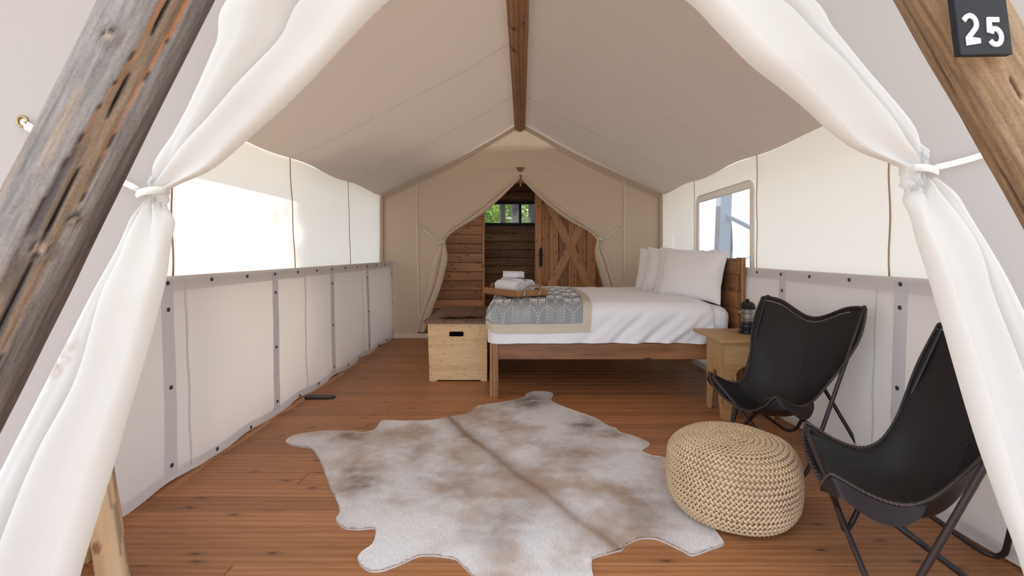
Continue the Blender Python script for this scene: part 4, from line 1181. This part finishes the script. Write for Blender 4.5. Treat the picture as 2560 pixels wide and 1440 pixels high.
    for s in (-1, 1):
        loop = [(ft(s), .06), (bf(s), .13), (bt(-s), .06), (ff(-s), .10)]
        obj('frame_rod', tube(rounded_path(loop, .1), .0105, 12, True), M['iron'] if s > 0 else M['iron_brown'], t, True)
    # welds where the rods cross
    return t
make_chair('butterfly_chair', 'black leather butterfly chair beside the nightstand', (1.522, 2.831), 3.428)
make_chair('butterfly_chair', 'black leather butterfly chair half hidden by the entrance flap', (1.413, 1.756), 2.747)

# ------------------------------------------------------------------ braided pouf
pc = Vector((.998, 2.287, .013)); PR, PH, PCR = .289, .335, .105
pf = thing('braided_pouf', 'round braided jute pouf standing on the edge of the hide', 'pouf', pc, 0, local=True)
def pouf_prof():
    pts = []
    for k in range(9):
        a = -pi/2+pi/2*k/8; pts.append((PR-PCR+PCR*cos(a), PCR+PCR*sin(a)))
    for k in range(1, 5): pts.append((PR+.004*sin(pi*k/5), PCR+(PH-2*PCR)*k/5))
    for k in range(9):
        a = pi/2*k/8; pts.append((PR-PCR+PCR*cos(a), PH-PCR+PCR*sin(a)))
    for k in range(1, 7): pts.append(((PR-PCR)*(1-k/6), PH+.006*sin(pi*k/12)))
    return [Vector((r, 0, z)) for r, z in pts]
prof = pouf_prof(); seglen = [(prof[i+1]-prof[i]).length for i in range(len(prof)-1)]; tot = sum(seglen)
def prof_at(s):
    i = 0
    while i < len(seglen)-1 and s > seglen[i]: s -= seglen[i]; i += 1
    t = s/seglen[i]; p = prof[i].lerp(prof[i+1], t); tg = (prof[i+1]-prof[i]).normalized()
    return p, tg
obj('core', lathe([(max(.002, p.x-.010), p.z-(.006 if p.z > PH-.01 else -.004 if p.z < .01 else 0)) for p in prof], 48), M['jute'], pf, True)
def lobe(c, d, w, n, L, Wd, T):
    V, F = [], []; R_, K = 4, 7
    for i in range(1, R_):
        a = -pi/2+pi*i/R_
        for k in range(K):
            q = 2*pi*k/K; V.append(c+d*(L/2*sin(a))+w*(Wd/2*cos(a)*cos(q))+n*(T/2*cos(a)*sin(q)+.3*T*cos(a)))
    V += [c-d*L/2, c+d*L/2]; m_ = len(V)
    for i in range(R_-2):
        for k in range(K): F.append((i*K+k, i*K+(k+1) % K, (i+1)*K+(k+1) % K, (i+1)*K+k))
    for k in range(K): F.append((m_-2, (k+1) % K, k)); F.append((m_-1, (R_-2)*K+k, (R_-2)*K+(k+1) % K))
    return V, F
ROW = .0242; nrow = int(tot/ROW)
for r in range(nrow):
    s = (r+.5)*tot/nrow; p, tg = prof_at(s); Rr = max(.006, p.x); nb = max(5, int(2*pi*Rr/.0205)); parts = []
    for k in range(nb):
        for h in (0, 1):
            q = 2*pi*(k+.5*h)/nb+r*.7; er = Vector((cos(q), sin(q), 0)); et = Vector((-sin(q), cos(q), 0))
            pt2 = er*p.x+Vector((0, 0, p.z+.0018*sin(3*q+r)+(.004*sin(q*2+1) if .02 < p.z < PH-.02 else 0))); prf = er*tg.x+Vector((0, 0, tg.z)); no = et.cross(prf).normalized()
            if no.dot(pt2-Vector((0, 0, PH/2))) < 0: no = -no
            sgn = 1 if h else -1; slant = .72
            d = (et*cos(slant)+prf*sin(slant)*sgn).normalized(); w_ = no.cross(d)
            c_ = pt2+prf*(sgn*ROW*.19)
            jit = random.uniform(.88, 1.12)
            parts.append(lobe(c_, d, w_, no, .0245*jit, .0125, .0115))
    obj('braid_row', join(*parts), M['jute'], pf, True)

# ------------------------------------------------------------------ cowhide
def c7(x, y): return onfloor(680+x/2.1695, 940+y/2.1695)
HO = [(75,355),(110,328),(200,310),(320,300),(440,302),(500,308),(560,290),(600,245),(720,248),(850,245),(960,225),(1060,208),(1120,165),(1220,150),(1300,135),(1370,115),(1375,100),(1440,85),(1522,97),(1515,135),(1560,160),(1650,195),(1750,230),(1830,278),(1860,285),(1890,310),(1960,330),(2040,365),(2045,385),(2010,410),(2060,435),(2100,440),(2160,462),(2220,540),(2290,650),(2350,770),(2440,890),(2448,920),(2380,945),(2280,978),(2220,950),(2100,895),(2050,885),(1990,890),(1920,920),(1890,950),(1760,985),(1735,1010),(1740,1085),(1770,1190),(1700,1290),(1500,1330),(1300,1290),(1160,1160),(1085,1085),(1020,1020),(980,995),(870,980),(790,985),(690,1030),(580,1065),(510,1055),(465,1010),(480,965),(540,920),(562,860),(550,832),(470,838),(400,832),(360,810),(345,780),(365,745),(355,690),(310,600),(270,490),(240,430),(205,395),(140,385),(90,375)]
ol = crom([c7(*p) for p in HO], 5, True)
ol = [p+Vector((.003*nz(p.x*30, p.y*30), .003*nz(p.y*30, p.x*30, 4), 0)) for p in ol]
xs_, ys_ = [p.x for p in ol], [p.y for p in ol]
def inside(x, y):
    r = False; j = len(ol)-1
    for i in range(len(ol)):
        if (ol[i].y > y) != (ol[j].y > y) and x < (ol[j].x-ol[i].x)*(y-ol[i].y)/(ol[j].y-ol[i].y)+ol[i].x: r = not r
        j = i
    return r
pts2 = [Vector((p.x, p.y)) for p in ol]; ne = len(pts2); step = .016
yy = min(ys_)
while yy < max(ys_):
    xx = min(xs_)+(step/2 if int(yy/step) % 2 else 0)
    while xx < max(xs_):
        if inside(xx, yy): pts2.append(Vector((xx+random.uniform(-.003, .003), yy+random.uniform(-.003, .003))))
        xx += step
    yy += step
res = delaunay_2d_cdt(pts2, [(i, (i+1) % ne) for i in range(ne)], [], 1, 1e-5)
hv, hf = res[0], res[2]
spine = [c7(*p) for p in [(955,222),(1060,330),(1200,432),(1330,545),(1480,640),(1650,790),(1760,860),(1885,955),(1960,1060)]]
spine = crom(spine, 4)
def dspine(x, y):
    b = 9
    for i in range(len(spine)-1):
        a_, c_ = spine[i], spine[i+1]; d = Vector((c_.x-a_.x, c_.y-a_.y)); l2 = d.length_squared
        t = max(0, min(1, ((x-a_.x)*d.x+(y-a_.y)*d.y)/l2)); b = min(b, hypot(x-a_.x-d.x*t, y-a_.y-d.y*t))
    return b
PATCH = [((480,590),.13,.9,0),((440,520),.09,.5,0),((1400,145),.16,1.0,1),((1690,275),.13,.8,1),((1850,320),.10,.6,1),((430,330),.12,.8,0),((1050,330),.10,.5,0),((1280,500),.13,.5,0),((1950,650),.16,.4,0),((1150,880),.14,.5,1),((1350,760),.18,.35,1),((860,560),.2,.3,0),((760,400),.15,.25,0),((2050,800),.18,.45,1),((1600,430),.22,.4,0),((1050,600),.16,.35,0)]
PATCH = [(c7(*p), r, s, k) for p, r, s, k in PATCH]
LIGHT = [(c7(*p), r) for p, r in [((330,430),.13),((470,760),.12),((700,850),.2),((600,1000),.14),((1580,180),.1),((1340,430),.10),((700,260),.10),((130,350),.12),((1960,380),.09),((2300,900),.16),((1000,1000),.15)]]
hcol, hz = [], []
white, tan, brown, greyb = Vector((.74, .71, .71)), Vector((.46, .335, .255)), Vector((.19, .10, .052)), Vector((.15, .115, .095))
for p in hv:
    x, y = p.x, p.y
    n1 = nz(x*2.6, y*2.6, 1)+.6*nz(x*7, y*7, 5)+.4*nz(x*18, y*18, 9)
    k = min(.9, max(0, .36+.85*n1))
    c = white.lerp(tan, k)
    for q, r, s, kd in PATCH:
        d2 = ((x-q.x)**2+((y-q.y)*.8)**2)/(r*r); w = s*exp(-d2*1.6)*(.9+.9*nz(x*9, y*16, 3)+.5*nz(x*30, y*40, 3))
        c = c.lerp(brown if kd == 0 else greyb, max(0, min(.9, w*.85)))
    for q, r in LIGHT:
        w = exp(-(((x-q.x)**2+(y-q.y)**2)/(r*r))*1.5); c = c.lerp(white*1.05, min(.85, w))
    ds_ = dspine(x, y)+.010*nz(x*15, y*15, 2)
    c = c.lerp(brown, min(1, .95*exp(-(ds_/.020)**2)*(.8+.5*nz(x*3, y*3, 6)))); c = c.lerp(Vector((.34, .235, .17)), .55*exp(-(ds_/.075)**2))
    hcol.append(c)
    hz.append(.0065+.004*max(0, nz(x*3.2, y*3.2, 8))+.006*exp(-(ds_/.02)**2)*.3)
nh = len(hv)
V3 = [Vector((p.x, p.y, z)) for p, z in zip(hv, hz)]+[Vector((p.x, p.y, .0005)) for p in hv[:ne]]
F3 = [tuple(q) for q in hf]+[(i, i+nh, (i+1) % ne+nh, (i+1) % ne) for i in range(ne)]
hcol += [Vector((.70, .67, .66))]*ne
cowhide = single('cowhide_rug', (V3, F3), M['hide'], 'pale grey and tan cowhide rug spread on the plank floor', 'rug', (.05, 2.5, 0), True, hcol)
# a lifted ear-like flap of hide near its far edge
def oval(cx, cy, a, b, h):
    V = []; n_ = 28
    for zz, s in ((0, 1), (h*.7, 1), (h, .92), (h, .0)):
        for k in range(n_):
            q = 2*pi*k/n_; ca, sa = cos(q), sin(q)
            x_ = (a-b)*(1 if ca > 0 else -1)*(1 if abs(ca) > .02 else 0)+b*ca*s; V.append(Vector((cx+x_, cy+b*sa*s, zz)))
    F = [(i*n_+k, i*n_+(k+1) % n_, (i+1)*n_+(k+1) % n_, (i+1)*n_+k) for i in range(3) for k in range(n_)]
    return V, F
oc = onfloor(800, 995)
od = single('oval_case', oval(oc.x, oc.y, .128, .042, .016), M['device'], 'flat black oval case lying on the floor by the canvas liner', 'case', oc, False)
obj('button', box(oc.x+.055, oc.x+.075, oc.y-.008, oc.y+.008, .015, .0175, .0015), M['black'], od)

# ------------------------------------------------------------------ outside: ground, post, trees
def gpt(i, j):
    x, y = -40+80*i/60, -20+70*j/60
    z = -.42+.25*nz(x*.15, y*.15, 1)-.0+(.33*max(0, x-5) if x > 5 else 0)
    if -3 < x < 3 and -1.5 < y < 10: z = -.5
    return Vector((x, y, z))
struct('ground', grid(gpt, 61, 61), M['ground'], True)
pp = Vector((2.62, 6.35, -.45))
post = thing('fly_post', 'tall pale post outside the vinyl window', 'post', pp)
obj('upright', beam((2.58, 6.35, -.45), (2.68, 6.35, 2.15), .15, .15, (0, 1, 0), .006), M['post_paint'], post)
obj('brace', beam((2.68, 6.30, 1.72), (2.95, 5.80, 1.44), .045, .045), M['post_paint'], post)
def tree(name, label, x, y, h, r, mats, cz, cr, nl, ls, seed, group='trees round the tent', lean=0):
    rg = random.Random(seed)
    gz = -.45+(.33*(x-5) if x > 5 else 0); cz += gz+.45
    t = thing(name, label, 'tree', (x, y, gz), 0, group)
    path = [Vector((x+lean*k/12+.06*nz(k*.4, seed), y+.06*nz(seed, k*.4), gz+h*k/12)) for k in range(13)]
    obj('trunk', tube(path, [r*(1-.55*k/12) for k in range(13)], 14), M['bark'], t, True)
    V, F = [], []
    for b in range(nl//28):
        a = rg.uniform(0, 2*pi); u = rg.uniform(-1, 1); w = rg.random()**.45
        c = Vector((x+lean*.8+cr[0]*w*sqrt(1-u*u)*cos(a), y+cr[1]*w*sqrt(1-u*u)*sin(a), cz+cr[2]*w*u))
        for k in range(28):
            p = c+Vector((rg.gauss(0, .22), rg.gauss(0, .22), rg.gauss(0, .13)))
            d = Vector((rg.uniform(-1, 1), rg.uniform(-1, 1), rg.uniform(-.6, .4))).normalized(); e = d.cross(Vector((rg.uniform(-1, 1), rg.uniform(-1, 1), rg.uniform(-1, 1)))).normalized()
            s = ls*rg.uniform(.6, 1.3); n_ = len(V)
            V += [p-d*s, p+e*s*.42, p+d*s, p-e*s*.42]; F.append((n_, n_+1, n_+2, n_+3))
    obj('crown', (V, F), M[mats], t)
    return t
# behind the cabin, seen through its window
tree('forest_tree', 'slim dark trunk seen left of the cabin window mullion', -.62, 15.5, 11, .11, 'leaf', 4.6, (2.6, 1.6, 2.2), 5200, .10, 11)
tree('forest_tree', 'thick dark trunk seen beside the cabin window mullion', -.18, 13.6, 12, .15, 'leaf_dark', 7.0, (2.0, 1.6, 2.2), 2600, .10, 12)
tree('forest_tree', 'dark trunk seen at the barn door end of the cabin window', .32, 15.0, 11, .13, 'leaf', 6.4, (2.2, 1.6, 1.6), 2600, .10, 13)
tree('forest_tree', 'sunlit leafy tree filling the cabin window', -1.9, 19, 7, .12, 'leaf', 2.9, (2.6, 1.8, 2.4), 9000, .11, 14)
tree('forest_tree', 'sunlit leafy tree behind the cabin window mullion', 1.0, 21, 7, .12, 'leaf', 3.2, (2.8, 1.8, 2.4), 9000, .11, 15)
# left of the tent, their shade falls on the side wall
tree('shade_tree', 'broad leafy tree standing off the liner side of the tent', -7.4, 7.55, 7.5, .2, 'leaf_dark', 5.6, (1.2, 1.75, 1.5), 15000, .12, 21, 'shade trees beside the tent')
tree('shade_tree', 'leafy tree beside the entrance on the liner side', -7.4, 2.9, 7, .2, 'leaf_dark', 5.0, (1.1, 1.0, 1.5), 7000, .12, 22, 'shade trees beside the tent')
for k, (x, y) in enumerate(((9.5, 15.5), (11.5, 19.5), (8.8, 20.5))):
    tree('far_tree', ['slender tree beyond the vinyl window, nearest', 'slender tree beyond the vinyl window, middle distance', 'slender tree beyond the vinyl window, farthest'][k], x, y, 8, .16, 'leaf', 4.8, (1.6, 1.4, 2.2), 2600, .12, 30+k)
